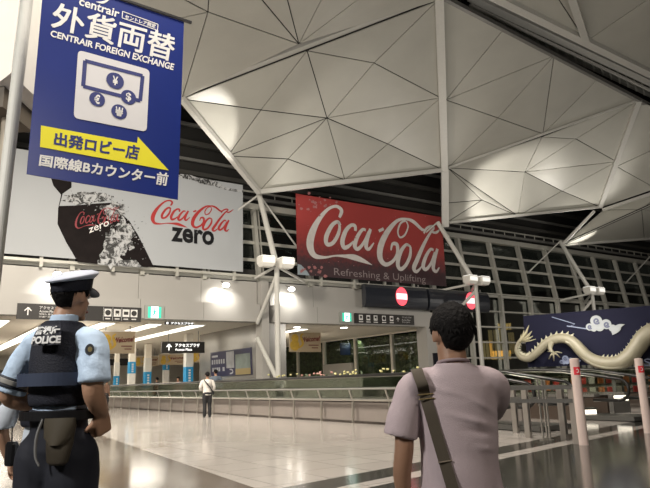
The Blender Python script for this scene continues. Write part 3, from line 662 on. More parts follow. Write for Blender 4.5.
# ---- welcome banners
M_wb = mat('welcome_tan', (.50, .40, .27), .6, var=.08, vscale=2); M_wr = mat('welcome_red', (.16, .012, .012), .6); M_wy = mat('welcome_yellow', (.62, .40, .05), .6, var=.3, vscale=5)
for i, (x0, y0, x1, y1, Y, lab) in enumerate(((100.5, 331, 130, 353.5, 40, 'tan Welcome! banner hanging nearest the officer shoulder, left in the concourse'), (289, 331, 321, 352, 52, 'tan Welcome! banner with yellow figure right of the white mast'),
        (134, 356, 155, 366.5, 66, 'small far welcome banner left of the hanging black sign'), (159, 354, 182, 365, 64, 'small far welcome banner just under the hanging black sign'), (192, 351, 206, 362.5, 60, 'small far yellow welcome banner touching the poster wall edge'))):
    F, e = hsign(x0, y0, x1, y1, Y, 'welcome_banner', label=lab, cat='banner', group='hanging welcome banners')
    MB().poly([F.p(0, 0), F.p(1, 0), F.p(1, 1), F.p(0, 1)], -F.n, .04).build('banner_cloth', M_wb, e)
    MB().bar(F.p(-.03, 1), F.p(1.03, 1), .06).build('banner_rod', M_wpaint, e); hang(F, e)
    m = MB(); ftext(m, F, 'Welcome!', .36, .46, .95, .72, .02, .03, slant=.03, rise=.08)
    for a, b_, c_ in ((.45, .33, .5), (.62, .33, .3), (.55, .2, .4)): frect(m, F, a+.15, b_-.02, a+.15+c_*.5, b_+.02, .015)
    m.build('red_lettering', M_wr, e)
    m = MB(); fdisc(m, F, .17, .32, .26, .012, ry=.26); fdisc(m, F, .18, .66, .2, .014, ry=.2)
    fstroke(m, F, [(.3, .2, .06), (.42, .4, .12), (.36, .75, .1), (.44, .88, .05)], .016); m.build('yellow_print', M_wy, e)

# ---- poster on the steel core wall
PC_ = (B(1.28, 0, 0), uu)
tl, tr, bl = hit(211, 354, PC_), hit(251.5, 350, PC_), hit(211.5, 376, PC_)
F = Face(V((tl.x, tl.y, 3.72)), V((tr.x, tr.y, 3.72)), V((bl.x, bl.y, 1.85)))
e = empty('wall_poster', F.p(.5, 0), label='navy and grey poster on the steel wall behind the railing', cat='poster')
MB().poly([F.p(0, 0), F.p(1, 0), F.p(1, 1), F.p(0, 1)], F.n, .05).build('poster_board', mat('poster_navy', (.014, .013, .06), .4), e)
m = MB(); frect(m, F, .64, .02, .98, .8, .06); m.build('photo_print', mat('poster_photo', (.20, .24, .22), .5, var=.7, vscale=1), e)
m = MB(); frect(m, F, .64, .02, .98, .25, .07); m.build('sand_print', mat('poster_sand', (.35, .27, .12), .5), e)
m = MB(); frect(m, F, .42, .3, .61, .95, .06)
for i in range(6): frect(m, F, .04+.06*i, .5, .04+.06*i+.035, .68, .06)
for i in range(4): frect(m, F, .05+.055*i, .2, .05+.055*i+.04, .36, .06)
frect(m, F, .32, .2, .37, .36, .06); frect(m, F, .04, .78, .2, .86, .06)
fstroke(m, F, [(.5, .25, .05), (.56, .22, .06), (.57, .12, .06), (.5, .08, .05)], .065)
m.build('white_print', mat('poster_grey', (.42, .43, .46), .5, var=.5, vscale=1.5), e)
# blue framed sign by the beige panel
F, e = hsign(340, 343, 350.5, 355, 62, 'information_board', label='small dark blue board before the planted window under the right exit sign', cat='board')
MB().poly([F.p(0, 0), F.p(1, 0), F.p(1, 1), F.p(0, 1)], -F.n, .06).build('board', mat('board_blue', (.008, .016, .05), .4), e); hang(F, e)
m = MB(); frect(m, F, .15, .6, .85, .8, .01); m.build('board_print', mat('board_print', (.05, .07, .14), .5), e)

# ---- black panels with the round red light
for i, (x0, y0, x1, y1, lx, ly, lab) in enumerate(((366, 290, 429, 311, 401, 300, 'black box sign with round red light under the right end of the red banner'), (430, 293, 491, 312, 470.5, 303.5, 'black box sign with round red light above the head of the man in the t-shirt'))):
    F, d = wall_face(x0, y0, x1, y1, -1.2); F = Face(B(d[0], -1.2, 8.35), B(d[1], -1.2, 8.35), B(d[0], -1.2, 6.62))
    e = empty('no_entry_display', F.p(.5, 0), label=lab, cat='display', group='black displays with a red light')
    c_ = MB(); rings = []
    for k in range(9):
        a = math.pi*(k/8-.5); rings.append((.0+.28*math.cos(a), .5+.5*math.sin(a)))
    n = F.n; prof = [(0, 0)]+rings+[(0, 1)]
    L = [F.p(0, b_, -.3+q) for q, b_ in [(-.25, 0)]+rings+[(-.25, 1)]]; Rr = [F.p(1, b_, -.3+q) for q, b_ in [(-.25, 0)]+rings+[(-.25, 1)]]
    c_.loft([L, Rr]); c_.build('housing', mat('display_black', (.022, .025, .034), .3, coat=.3), e)
    a, b_ = (lx-x0)/(x1-x0), .52
    m = MB(); fdisc(m, F, a, b_, .34, .0, .02, ry=.42); m.build('red_lens', mat('red_lens', (.8, .05, .08), .5, emit=(1, .10, .13), es=1.5), e)
    m = MB(); frect(m, F, a-.085, b_-.13, a+.085, b_+.13, .03); m.build('white_bar', mat('bar_glow', (1, 1, 1), .5, emit=(1, .62, .62), es=1.7), e)
    MB().bar(F.p(.1, 1, -.4), F.p(.1, 1, -.4)+ZZ*.25, .08).build('bracket', M_grey, e); MB().bar(F.p(.9, 1, -.4), F.p(.9, 1, -.4)+ZZ*.25, .08).build('bracket', M_grey, e)

# ---- downlights on the wall band
dl = []
for i, (x, y) in enumerate(((226, 285.5), (291.5, 288), (57, 281))):
    P = hit(x, y, (B(0, -.75, 0), vv)); P.z = 7.62
    e = empty('wall_washer', P, label=['round lit wall washer glowing below the right end of the pale grey banner', 'round lit wall washer between the white mast and the red banner', 'round lit wall washer behind the cap of the police officer'][i], cat='lamp', group='wall washers on the wall band')
    MB().ell(P, .24, .24, .15, 16).build('lamp_head', M_glow, e, smooth=True)
    MB().bar(P+ZZ*.1, P+vv*.75+ZZ*.35, .07).build('arm', M_grey, e); dl.append(P)
# recessed lamps in concourse ceiling
for i, (x, y) in enumerate(((297, 326.5), (344, 327), (152, 325.5))):
    P = atY(x, y, 46 if i != 2 else 41)
    P = atZ(x, y, 5.28)
    e = empty('downlight', P, label=['small round ceiling lamp above the middle welcome banner', 'small round ceiling lamp under the right exit sign', 'small round ceiling lamp under the left exit sign'][i], cat='ceiling lamp', group='small round concourse ceiling lamps')
    MB().tube([P-ZZ*.06, P+ZZ*.02], .34, 16).build('lamp_ring', M_wpaint, e); MB().tube([P-ZZ*.08, P-ZZ*.055], .26, 16).build('lamp_disc', M_glow, e)

# ---- pillars with advert wraps
M_blue = mat('wrap_blue', (.02, .30, .62), .5); M_ww = mat('wrap_white', (.75, .74, .70), .5)
for i, (x, Y, y0, y1, w) in enumerate(((188, 50, 367, 383, .27), (147, 60, 372, 388, .27), (131, 56, 362, 373.5, .25), (165.5, 66, 357, 370, .25), (116, 62, 376, 390, .2))):
    b0 = atY(x, 386, Y); b0.z = 0
    st = empty('trim_12', b0, YAW, kind='structure'); MB().box(b0+ZZ*2.62, uu*w, vv*w, ZZ*2.62).build('pillar_shaft', M_lobby, st)
    zt, zb = atY(x, y0, Y).z, max(.2, atY(x, y1, Y).z)
    e = empty('advert_wrap', V((b0.x, b0.y, zb)), YAW, label=['blue and white advert wrap on the thick pillar nearest the poster wall', 'blue advert wrap low on the pillar left of the hanging black sign', 'blue advert wrap high on the pillar right of the left welcome banner', 'blue advert wrap on the pillar beneath the hanging black sign', 'low blue advert wrap on the pillar under the left welcome banner'][i], cat='advert', group='advert wraps on the concourse pillars')
    g = w+.03
    MB().box(b0+ZZ*(zb+zt)/2, uu*g, vv*g, ZZ*(zt-zb)/2).build('blue_wrap', M_blue, e)
    z2 = (zt+.01, zt+1.3) if i in (0, 1, 4) else (zb-1.2, zb-.01)
    z2 = (max(.1, z2[0]), z2[1])
    MB().box(b0+ZZ*(z2[0]+z2[1])/2, uu*g, vv*g, ZZ*(z2[1]-z2[0])/2).build('white_wrap', M_ww, e)
    m = MB()
    for k in range(5):
        z = zb+(zt-zb)*(.15+.16*k); p = b0-vv*(g+.005)+ZZ*z; m.box(p, uu*g*.3, vv*.004, ZZ*(zt-zb)*.05)
    m.build('wrap_marks', M_ww, e)
# dark shop fronts and monitors at the far left of the concourse
for i, (x0, y0, x1, y1) in enumerate(((108, 359, 116, 365.5), (120, 358.5, 129, 365.5))):
    F, e = hsign(x0, y0, x1, y1, 70, 'monitor', label=['left one of two dark hanging monitors under the left welcome banner', 'right one of two dark hanging monitors under the left welcome banner'][i], cat='monitor', group='dark hanging monitors')
    MB().poly([F.p(0, 0), F.p(1, 0), F.p(1, 1), F.p(0, 1)], -F.n, .15).build('screen_body', M_black, e); hang(F, e)
for i, (s0, t0, t1) in enumerate(((43, -5, -1.0), (43, -13, -9))):
    struct(MB().ub(t0, t1, s0, s0+.4, 0, 3.6), 'door_1', mat('dark_opening', (.03, .03, .028), .4))
# ================================================================ RAILINGS AND MOVING WALKWAYS
M_wglass = glass_mat('balustrade_glass', (.86, .88, .84), .07)
M_brown = mat('dark_brown_clad', (.06, .042, .032), .45)
def walkway(t0, t1, s0, s1, hz, label, skirt=M_skirt):
    r = empty('moving_walkway', B((t0+t1)/2, s0, 0), YAW, label=label, cat='moving walkway', group='moving walkways')
    for t in (t0, t1):
        MB().ub(t-.04, t+.04, s0+1.8, s1, 0, .62).build('skirt_panel', skirt, r)
        MB().ub(t-.13, t+.13, s0+1.2, s1, .62, .70).build('deck', M_deck, r)
        MB().ub(t-.015, t+.015, s0+1.0, s1, .70, hz-.04).build('glass_panel', M_wglass, r)
        # handrail runs along the top and curls round the newel at the near end
        pts = [B(t, s1, hz), B(t, s0+3.2, hz), B(t, s0+2.2, hz-.05), B(t, s0+1.2, hz-.2), B(t, s0+.55, hz-.3)]
        zc = hz-.57
        for k in range(1, 9):
            a = math.pi*k/8; pts.append(B(t, s0+.55-.27*math.sin(a), zc+.27*math.cos(a)))
        pts.append(B(t, s0+1.3, zc-.27))
        MB().tube(pts, .042, 8).build('handrail', M_rubber, r, smooth=True)
        MB().tube([p-ZZ*.045 for p in pts[:4]], .02, 6).build('rail_guide', M_steel, r)
    MB().ub(t0+.1, t1-.1, s0+.3, s1, .02, .12).build('tread', M_dgrey, r)
    return r
walkway(-7.2, -5.8, -29, 13, 1.38, 'nearest moving walkway with black handrail behind the steel guard rail')
walkway(-3.5, -2.1, -29, 9, 1.38, 'middle moving walkway beyond the nearest one, black handrails', M_brown)
walkway(5.4, 6.8, -29, -2, 1.38, 'farthest moving walkway behind the dragon panel', M_brown)
# long guard rail
gr = empty('guard_rail', B(-7.75, -26, 0), YAW, label='long low steel guard rail with slanting posts along the bright floor', cat='railing')
s = -26.0
for k in range(28):
    MB().bar(B(-7.75, s, 0), B(-7.72, s, .66), .07, .05).build('post', M_steel, gr)
    MB().bar(B(-7.72, s, .62), B(-7.85, s, .98), .05, .03).build('post_top', M_steel, gr)
    s += 1.7
MB().tube([B(-7.74, -26.3, .68), B(-7.74, 20.2, .68)], .035, 8).build('middle_rail', M_steel, gr)
MB().tube([B(-7.85, -26.3, 1.0), B(-7.85, 20.2, 1.0)], .03, 8).build('top_rail', M_grey, gr)
MB().ub(-7.62, -7.58, -26, 20, .08, .60).build('kick_panel', M_skirt, gr)
# planters with flowers
M_leaf = mat('leaf_green', (.035, .06, .02), .6, var=.5, vscale=6); M_flr = mat('flower_pink', (.55, .30, .25), .6); M_fly = mat('flower_yellow', (.60, .55, .25), .6)
def leafball(mb, c, r, n, sz):
    for i in range(n):
        d = V((random.gauss(0, 1), random.gauss(0, 1), random.gauss(0, 1))).normalized()*r*random.uniform(.4, 1)
        p = c+V((d.x, d.y, abs(d.z)*1.0)); a = V((random.uniform(-1, 1), random.uniform(-1, 1), random.uniform(-.4, 1))).normalized(); b = a.cross(V((random.uniform(-1, 1), random.uniform(-1, 1), random.uniform(-1, 1)))).normalized()
        mb.add([p, p+a*sz*.5+b*sz*.25, p+a*sz, p+a*sz*.5-b*sz*.25], [(0, 1, 2, 3)])
for i, (s, lab) in enumerate(((-13.4, 'planter with yellow blooms just right of the white mast behind the walkway'), (-15.9, 'planter with pink blooms below the middle welcome banner'), (-18.4, 'planter with yellow blooms in front of the beige panel'), (-21.2, 'planter with pale blooms nearest the shoulder of the person in the mauve t-shirt'))):
    t = -4.7; c = B(t, s, 0)
    hh = .38; e = empty('flower_planter', c, YAW, label=lab, cat='planter', group='planters between the walkways')
    MB().box(c+ZZ*.5, uu*.36, vv*.85, ZZ*.5).build('planter_box', M_skirt, e)
    lb = MB()
    for k in range(5): leafball(lb, c+vv*(-.7+.35*k)+ZZ*1.02, .46, 90, .2)
    lb.build('foliage', M_leaf, e)
    fb = MB()
    for k in range(16):
        p = c+vv*random.uniform(-.95, .95)+uu*random.uniform(-.4, .3)+ZZ*random.uniform(1.3, 1.62); fb.ell(p, .055, .055, .045, 8)
    fb.build('flowers', M_fly if i != 1 else M_flr, e)
# green plant wall behind the window
def leafy_mat():
    m = bpy.data.materials.new('plant_wall'); m.use_nodes = True; nt = m.node_tree; b = nt.nodes['Principled BSDF']
    n = nt.nodes.new('ShaderNodeTexNoise'); n.inputs['Scale'].default_value = 3.5; n.inputs['Detail'].default_value = 8; n.inputs['Roughness'].default_value = .8
    tc = nt.nodes.new('ShaderNodeTexCoord'); nt.links.new(tc.outputs['Object'], n.inputs['Vector'])
    r = nt.nodes.new('ShaderNodeValToRGB'); r.color_ramp.elements[0].position = .42; r.color_ramp.elements[0].color = (.012, .018, .008, 1); r.color_ramp.elements[1].position = .68; r.color_ramp.elements[1].color = (.16, .21, .08, 1)
    nt.links.new(n.outputs['Fac'], r.inputs['Fac']); nt.links.new(r.outputs['Color'], b.inputs['Base Color']); b.inputs['Roughness'].default_value = .7; return m
hb = MB().ub(18.6, 19.0, .6, 45, 0, 5.2)
for i in range(9000):
    p = B(18.58+random.uniform(-.12, .02), random.uniform(.6, 44), random.uniform(.1, 5.1)); a = V((random.uniform(-1, 1), random.uniform(-1, 1), random.uniform(-1, .6))).normalized(); b_ = a.cross(uu).normalized(); sz = random.uniform(.15, .35)
    hb.add([p, p+a*sz*.5+b_*sz*.2, p+a*sz, p+a*sz*.5-b_*sz*.2], [(0, 1, 2, 3)])
hb.build('hedge', leafy_mat(), None, 'dark green hedge behind the tinted windows right of the concourse', 'hedge', kind='stuff')

# ---- flat post barrier, thin posts, bollards on the right
M_post = mat('barrier_steel', (.40, .37, .34), .35, .6)
br = empty('barrier', V((4.3, 12.6, 0)), label='steel barrier of flat slotted posts and two dark flat rails at the walkway entrance', cat='railing')
def gp(x, y): p = atZ(x, y, 0); return p
pp = [gp(516.5, 433), gp(529, 438), gp(565, 440.5), gp(577.5, 444)]
for p in pp:
    MB().box(p+ZZ*.5, uu*.04, vv*.06, ZZ*.5).build('post', M_post, br); MB().box(p+ZZ*.47-vv*.001, uu*.012, vv*.064, ZZ*.35).build('post_slot', M_dgrey, br)
for z in (1.0, .76):
    MB().bar(pp[1]+ZZ*z-vv*.05-uu*.9, pp[3]+ZZ*z-vv*.1, .03, .07).build('rail', M_dgrey, br)
    MB().bar(pp[0]+ZZ*z-vv*.05-uu*.4, pp[2]+ZZ*z+uu*.2, .03, .07).build('rail', M_dgrey, br)
for i, (x, y) in enumerate(((543.5, 441), (547.5, 439), (550.5, 440.5))):
    p = gp(x, y); e = empty('thin_post', p, label=['leftmost of three thin chrome posts in the middle of the barrier', 'middle one of three thin chrome posts in the barrier', 'rightmost of three thin chrome posts in the barrier'][i], cat='post', group='thin chrome posts')
    MB().tube([p, p+ZZ*1.12], .02, 10).build('shaft', M_deck, e); MB().tube([p, p+ZZ*.02], .07, 14).build('foot', M_steel, e); MB().ell(p+ZZ*1.13, .026, .026, .02, 10).build('cap', M_deck, e)
M_boll = mat('bollard_paint', (.62, .50, .46), .45, var=.08, vscale=3); M_stk = mat('sticker_red', (.65, .03, .05), .5)
for i, (x, y, lab) in enumerate(((584, 445, 'tall pale bollard with red sticker beside the barrier, left of the two'), (648.5, 433, 'tall pale bollard with red sticker at the right edge of the view'))):
    p = gp(x, y); e = empty('bollard', p, label=lab, cat='bollard', group='tall pale bollards')
    MB().tube([p, p+ZZ*1.5], .083, 24).build('bollard_tube', M_boll, e, smooth=False); MB().ell(p+ZZ*1.5, .083, .083, .02, 20).build('bollard_cap', M_boll, e)
    ang = math.atan2(-p.y, -p.x)+.25; st = MB(); n = 8; L = []
    for k in range(n+1):
        a = ang-.6+1.5*k/n; L.append(V((math.cos(a), math.sin(a), 0)))
    for r0, r1, z0, z1 in ((.0835, .0865, 1.22, 1.36),):
        vs = []
        for l in L: vs += [p+l*r1+ZZ*z0, p+l*r1+ZZ*z1]
        st.add(vs, [(2*k, 2*k+2, 2*k+3, 2*k+1) for k in range(n)])
    st.build('red_sticker', M_stk, e)
    st = MB(); w = []
    for k in range(13):
        a = ang+.15 + .24*math.cos(math.pi*.25+1.5*math.pi*k/12)*-1; z = 1.29+.03*math.sin(math.pi*.25+1.5*math.pi*k/12)
        w.append(p+V((math.cos(a), math.sin(a), 0))*.089+ZZ*z)
    st.tube(w, .007, 6); st.build('sticker_mark', M_txtw, e)

# ---- shop rack and reflection glow boxes behind the walkways
M_ps = [mat('pack_red', (.50, .05, .04), .5), mat('pack_white', (.60, .58, .52), .5), mat('pack_orange', (.55, .18, .05), .5)]
k = 0
sh = empty('display_rack', atZ(548, 398, .3), label='low rack full of small product cards behind the walkways below the dragon panel', cat='rack')
A_ = V((6.6, 21.7, 0)); Bq = V((12.5, 23.5, 0)); dr = (Bq-A_).normalized(); dn = V((dr.y, -dr.x, 0))
for z in (.50, .84, 1.14): MB().bar(A_+ZZ*z, Bq+ZZ*z, .35, .03).build('shelf', M_brown, sh)
for q in (0, .33, .66, 1): MB().bar(A_.lerp(Bq, q), A_.lerp(Bq, q)+ZZ*1.2, .06).build('upright', M_dgrey, sh)
col = [['white and red card', 'pale card'], ['red card', 'orange card']]
for row, z in enumerate((.53, .87)):
    for j in range(17):
        q = .02+j*.06; p = A_.lerp(Bq, q)+dn*.1+ZZ*(z+.11); m_ = M_ps[(j*7+row*3) % 3]
        MB().box(p, dr*.105, dn*.03, ZZ*.11).build('product_box', m_, None, '%s product box standing on the %s shelf of the low rack below the dragon panel' % (['red', 'white', 'orange'][(j*7+row*3) % 3], ['lower', 'upper'][row]), 'box', '%s boxes on the %s shelf' % (['red', 'white', 'orange'][(j*7+row*3) % 3], ['lower', 'upper'][row]))
for i, (x, y, w, h, Y) in enumerate(((514, 409, .13, .16, 19.5), (521, 424, .1, .3, 16.4), (590, 404, .12, .12, 19), (590, 420, .2, .14, 18), (621, 398, .22, .08, 20), (556, 394, .14, .05, 20))):  # glowing boxes added to imitate lights reflected behind the glass
    p = atY(x, y, Y); z0 = 0
    e = empty('lit_case', V((p.x, p.y, 0)), label=['small glowing display case left of the barrier posts', 'low glowing case just behind the second barrier post', 'glowing case beside the left bollard, upper', 'wide glowing low case right of the left bollard', 'flat glowing case between the two bollards', 'dim glowing case behind the three thin posts'][i], cat='display case')
    MB().bb((p.x-w-.04, p.y, 0), (p.x+w+.04, p.y+.35, max(.1, p.z)+h+.05)).build('case_body', M_dgrey, e)
    MB().bb((p.x-w, p.y-.02, max(.06, p.z-h)), (p.x+w, p.y-.003, max(.1, p.z)+h)).build('lit_front', mat('case_glow', (1, 1, 1), .5, emit=(1, .9, .72), es=2.2), e)

# ---- dragon sculpture on its navy panel
DP = Face(atY(523, 316, 23.5), atY(790, 300, 19.0), atY(524, 367.5, 23.5))
DP = Face(DP.p(0, 1), V((DP.p(1, 1).x, DP.p(1, 1).y, DP.p(0, 1).z)), V((DP.p(0, 1).x, DP.p(0, 1).y, DP.p(0, 0).z)))
e = empty('display_backdrop', V((DP.p(.5, 0).x, DP.p(.5, 0).y, 0)), label='long navy panel with white swirling clouds behind the dragon', cat='panel')
MB().poly([DP.p(0, 0), DP.p(1, 0), DP.p(1, 1), DP.p(0, 1)], -DP.n, .15).build('navy_board', mat('navy_board', (.006, .0065, .021), .7, spec=.15), e)
for q in (.04, .35, .66, .97): p = DP.p(q, 0, -.1); MB().bar(V((p.x, p.y, 0)), p+ZZ*.6-DP.n*.1, .12).build('panel_leg', M_dgrey, e)
M_cl = mat('cloud_white', (.27, .29, .30), .5); M_cl2 = mat('cloud_blue', (.17, .20, .30), .5); M_curl = mat('curl_navy', (.06, .07, .13), .5)
def cloud(sc, off, m, name):
    c = MB(); z = .02
    for x, y, r in ((60, 165, 22), (100, 128, 34), (160, 148, 30), (120, 165, 26), (200, 172, 22), (85, 175, 18)):
        a, b_ = DP.uv(off[0]+x*sc, off[1]+y*sc); a2, b2_ = DP.uv(off[0]+x*sc, off[1]+(y-r)*sc); fdisc(c, DP, a, b_, abs(b2_-b_), z, .02); z += .002
    q = [(*DP.uv(off[0]+x*sc, off[1]+y*sc), w) for x, y, w in ((190, 185, .18), (225, 175, .13), (245, 158, .07), (275, 149, .005))]; fstroke(c, DP, q, z+.01, .02)
    o = c.build(name, m, e)
    c = MB()
    for x, y, r in ((103, 128, 20), (165, 150, 18), (62, 165, 12)):
        q = []
        for k in range(14):
            a = .5+k*.62; rr = r*(1-k/16); u_, w_ = DP.uv(off[0]+(x+rr*math.cos(a))*sc, off[1]+(y+rr*math.sin(a))*sc); q.append((u_, w_, .03*sc/.164))
        fstroke(c, DP, q, z+.035, .004, sub=3)
    c.build('cloud_curl', M_curl, e)
cloud(.164, (580, 300), M_cl, 'white_cloud'); cloud(.09, (556.5, 347), M_cl2, 'grey_cloud')
m = MB(); q = [(*DP.uv(x, y), .02) for x, y in ((567, 326), (588, 329))]; fstroke(m, DP, q, .02, .01); q = [(*DP.uv(x, y), .015) for x, y in ((552, 317), (575, 324), (569, 327))]; fstroke(m, DP, q, .021, .01, sub=1)
ftext(m, DP, 'S', *DP.uv(644.5, 366), *DP.uv(650.5, 358.5), .02, .0); m.build('thin_print', M_cl2, e)
def dp(x, y, lift): return hit(x, y, (DP.o+DP.n*lift, DP.n))
ctr = [(521, 338, 2), (517.5, 345, 4), (517, 351, 5.2), (521, 357, 6.5), (529, 358.5, 7.5), (537, 352.5, 8.5), (545, 344.5, 9.5), (555, 339, 10), (566, 338.5, 10.5), (574, 343, 11.5), (581, 350.5, 12), (588, 357, 12), (597, 361.5, 12.5), (609, 363.5, 13.5), (621, 362, 14.5), (631, 355, 15.5), (638, 346, 16), (645, 337, 17), (656, 331, 18), (672, 330, 18), (690, 338, 17)]
M_dr = mat('dragon_cream', (.22, .20, .14), .5, var=.15, vscale=3, bump=.5, bscale=9)
dg_ = empty('dragon', V((dp(600, 360, .5).x, dp(600, 360, .5).y, 0)), label='long cream dragon body curling across the navy panel with spiny back and clawed foot', cat='sculpture')
px2m = (dp(600, 340, .5)-dp(600, 341, .5)).length
P3 = catmull(ctr, 5); pts = [dp(x, y, .42) for x, y, w in P3]; rs = [max(.03, w*.5*px2m*1.0) for x, y, w in P3]
body = MB().tube(pts, rs, 18, cap=True)
# scales modelled as raised half rings of the skin
body_o = body.build('dragon_body', M_dr, dg_, smooth=True)
bel = MB().tube([dp(x, y+w*.26, .52) for x, y, w in P3[40:]], [r*.42 for r in rs[40:]], 10); bel.build('belly_plates', mat('dragon_belly', (.30, .28, .21), .5, bump=.4, bscale=4), dg_, smooth=True)
sp = MB(); acc = 0
for i in range(3, len(P3)-1):
    acc += math.hypot(P3[i][0]-P3[i-1][0], P3[i][1]-P3[i-1][1])
    if acc < 2.6 or 42 < i < 62: continue
    acc = 0; x, y, w = P3[i]; dx, dy = P3[i+1][0]-P3[i-1][0], P3[i+1][1]-P3[i-1][1]; l = math.hypot(dx, dy); dx /= l; dy /= l; nx, ny = dy, -dx
    q = [dp(x+nx*w*.42+dx*o, y+ny*w*.42+dy*o, .42) for o in (-1.2, 1.2)]; tip = dp(x+nx*(w*.5+2.6)+dx*1.0, y+ny*(w*.5+2.6)+dy*1.0, .42)
    sp.add([q[0]+DP.n*.08, q[1]+DP.n*.08, tip, q[0]-DP.n*.08, q[1]-DP.n*.08], [(0, 1, 2), (3, 2, 4), (0, 2, 3), (1, 4, 2), (0, 3, 4, 1)])
sp.build('back_spines', mat('spine_cream', (.40, .38, .28), .5), dg_)
tf = MB()
for (x0, y0, x1, y1, w) in ((521, 341, 529, 325, 3), (521, 342, 524, 330, 3), (522, 341, 532, 331, 3), (523, 341, 533, 336, 2.5), (520, 343, 521, 334, 2.5), (524, 342, 536, 339, 1.2)):
    tf.tube([dp(x0, y0, .42), dp((x0+x1)/2+1, (y0+y1)/2, .44), dp(x1, y1, .42)], [w*.45*px2m, w*.5*px2m, .01], 8)
tf.build('tail_plume', mat('plume_cream', (.34, .31, .20), .55), dg_, smooth=True)
lg = MB()
lg.tube([dp(551, 343, .5), dp(550, 349, .6), dp(553, 353, .65)], [3.2*px2m, 2.2*px2m, 1.6*px2m], 10, cap=True)
for (x1, y1) in ((548, 351.5), (549, 359), (554, 361), (560, 357.5), (562, 353)):
    lg.tube([dp(553, 353, .65), dp((553+x1)/2, (353+y1)/2-1, .7), dp(x1, y1, .62)], [1.1*px2m, .8*px2m, .02], 8, cap=False)
lg.build('clawed_foot', M_dr, dg_, smooth=True)
for x in (530, 590, 640): MB().bar(dp(x, 355, .45), dp(x, 355, -.02), .05).build('wall_bracket', M_dgrey, dg_)
# building with lit windows outside
ob = empty('building', V((38, 120, 0)), label='dark building outside the glass wall with a few lit windows', cat='building')
M_out = mat('night_facade', (.03, .035, .03), .8); M_lw = mat('lit_window', (1, .8, .4), .5, emit=(1, .62, .2), es=.9)
MB().bb((10, 120, 0), (95, 135, 17)).build('facade', M_out, ob)
for x, y, w, h in ((502, 326.5, 1.6, 1.2), (507.5, 326.5, 1.6, 1.2), (497, 343, 3, 5), (502, 355, 4, 1.6), (488, 350, 2, 3.5), (468, 342, 1.2, 1), (512, 343, 1.2, 4)):
    p = atY(x, y, 119.9); m = MB()
    for k in range(3): m.bb((p.x-w/2+k*w/3, 119.8, p.z-h/2), (p.x-w/2+k*w/3+w/4, 119.98, p.z+h/2))
    m.build('lit_window', M_lw if h < 2 else mat('dim_window', (1, .8, .4), .5, emit=(1, .7, .3), es=.22), ob)
# ================================================================ PEOPLE
M_skin = mat('skin_tan', (.50, .29, .19), .5, var=.12, vscale=6); M_skin2 = mat('skin_warm', (.34, .19, .12), .5, var=.12, vscale=6)
M_hair = mat('hair_black', (.007, .006, .006), .8, var=.4, vscale=30, bump=.6, bscale=60, spec=.2)
class Body:
    """local frame: x right, y forward, z up"""
    def __init__(s, loc, yaw, H, bulk=1.0):
        s.k = H/1.75; s.b = bulk; s.M = Matrix.Translation(V(loc)) @ Matrix.Rotation(yaw, 4, 'Z'); s.loc = V(loc)
    def w(s, x, y, z): return s.M @ V((x*s.k, y*s.k, z*s.k))
    def rings(s, L, seg=24):
        out = []
        for (x, y, z, a, b) in L:
            out.append([s.w(x+a*s.b*math.cos(2*math.pi*j/seg), y+b*s.b*math.sin(2*math.pi*j/seg), z) for j in range(seg)])
        return out
    def limb(s, mb, P, R, seg=14, cap=True):
        q = catmull([(*p, r) for p, r in zip(P, R)], 5); mb.tube([s.w(*p[:3]) for p in q], [p[3]*s.k for p in q], seg, cap=cap)
    def head(s, mb, c, yaw, hs=1.0):
        R = s.M.to_3x3() @ Matrix.Rotation(yaw, 3, 'Z'); k = s.k*hs; s.hk = k; C_ = s.w(*c); f = lambda x, y, z: C_ + R @ V((x*k, y*k, z*k))
        mb.ell(C_+R @ V((0, -.012*k, .025*k)), .076*k, .094*k, .09*k, 20, R); mb.ell(f(0, .022, -.03), .058*k, .068*k, .085*k, 18, R)
        mb.tube([f(0, .085, .005), f(0, .104, -.025), f(0, .088, -.036)], [.008*k, .015*k, .010*k], 8, cap=True)      # nose
        mb.ell(f(0, .082, -.062), .024*k, .012*k, .007*k, 10, R); mb.ell(f(0, .08, -.076), .021*k, .012*k, .007*k, 10, R); mb.ell(f(0, .066, -.103), .026*k, .02*k, .017*k, 10, R)
        for sx in (-1, 1):
            mb.ell(f(sx*.077, -.004, -.008), .010*k, .020*k, .031*k, 12, R @ Matrix.Rotation(sx*-.25, 3, 'Z')); mb.ell(f(sx*.032, .074, .018), .02*k, .012*k, .008*k, 8, R)
        s.hf = f; s.hR = R; return f
    def hand(s, mb, wr, d, n, side, curl=.6, size=1.0):
        """wr wrist, d direction of the fingers, n palm normal (the way fingers curl), side = +1 thumb on d x n side"""
        d = V(d).normalized(); n = V(n); n = (n-d*n.dot(d)).normalized(); x = d.cross(n)*side; z = size; wr = V(wr)
        def L(a, b_, c): return tuple(wr+x*a*z+d*b_*z+n*c*z)
        for a, r in ((-.030, .0135), (-.010, .0145), (.010, .0145), (.029, .0135)):
            s.limb(mb, [L(a*.5, -.005, 0), L(a*.9, .045, .002), L(a, .085, .002)], [.018*z, r*z*1.1, r*z*.95], 10)
        for a, ln, r in ((-.031, .060, .0080), (-.011, .074, .0090), (.010, .080, .0092), (.030, .072, .0090)):
            P = [L(a, .082, .0)]; ang = 0; px_, pc = .082, .0
            for sg, q in ((ln*.45, 1.0), (ln*.32, 1.25), (ln*.26, .8)):
                ang += curl*q; px_ += sg*math.cos(ang); pc += sg*math.sin(ang); P.append(L(a*1.05, px_, pc))
            s.limb(mb, P, [r*z*1.08, r*z, r*z*.92, r*z*.75], 8)
        s.limb(mb, [L(.022, .015, .006), L(.050, .042, .018), L(.052, .070, .030+.02*curl), L(.040, .090, .036+.03*curl)], [.016*z, .013*z, .011*z, .008*z], 8)
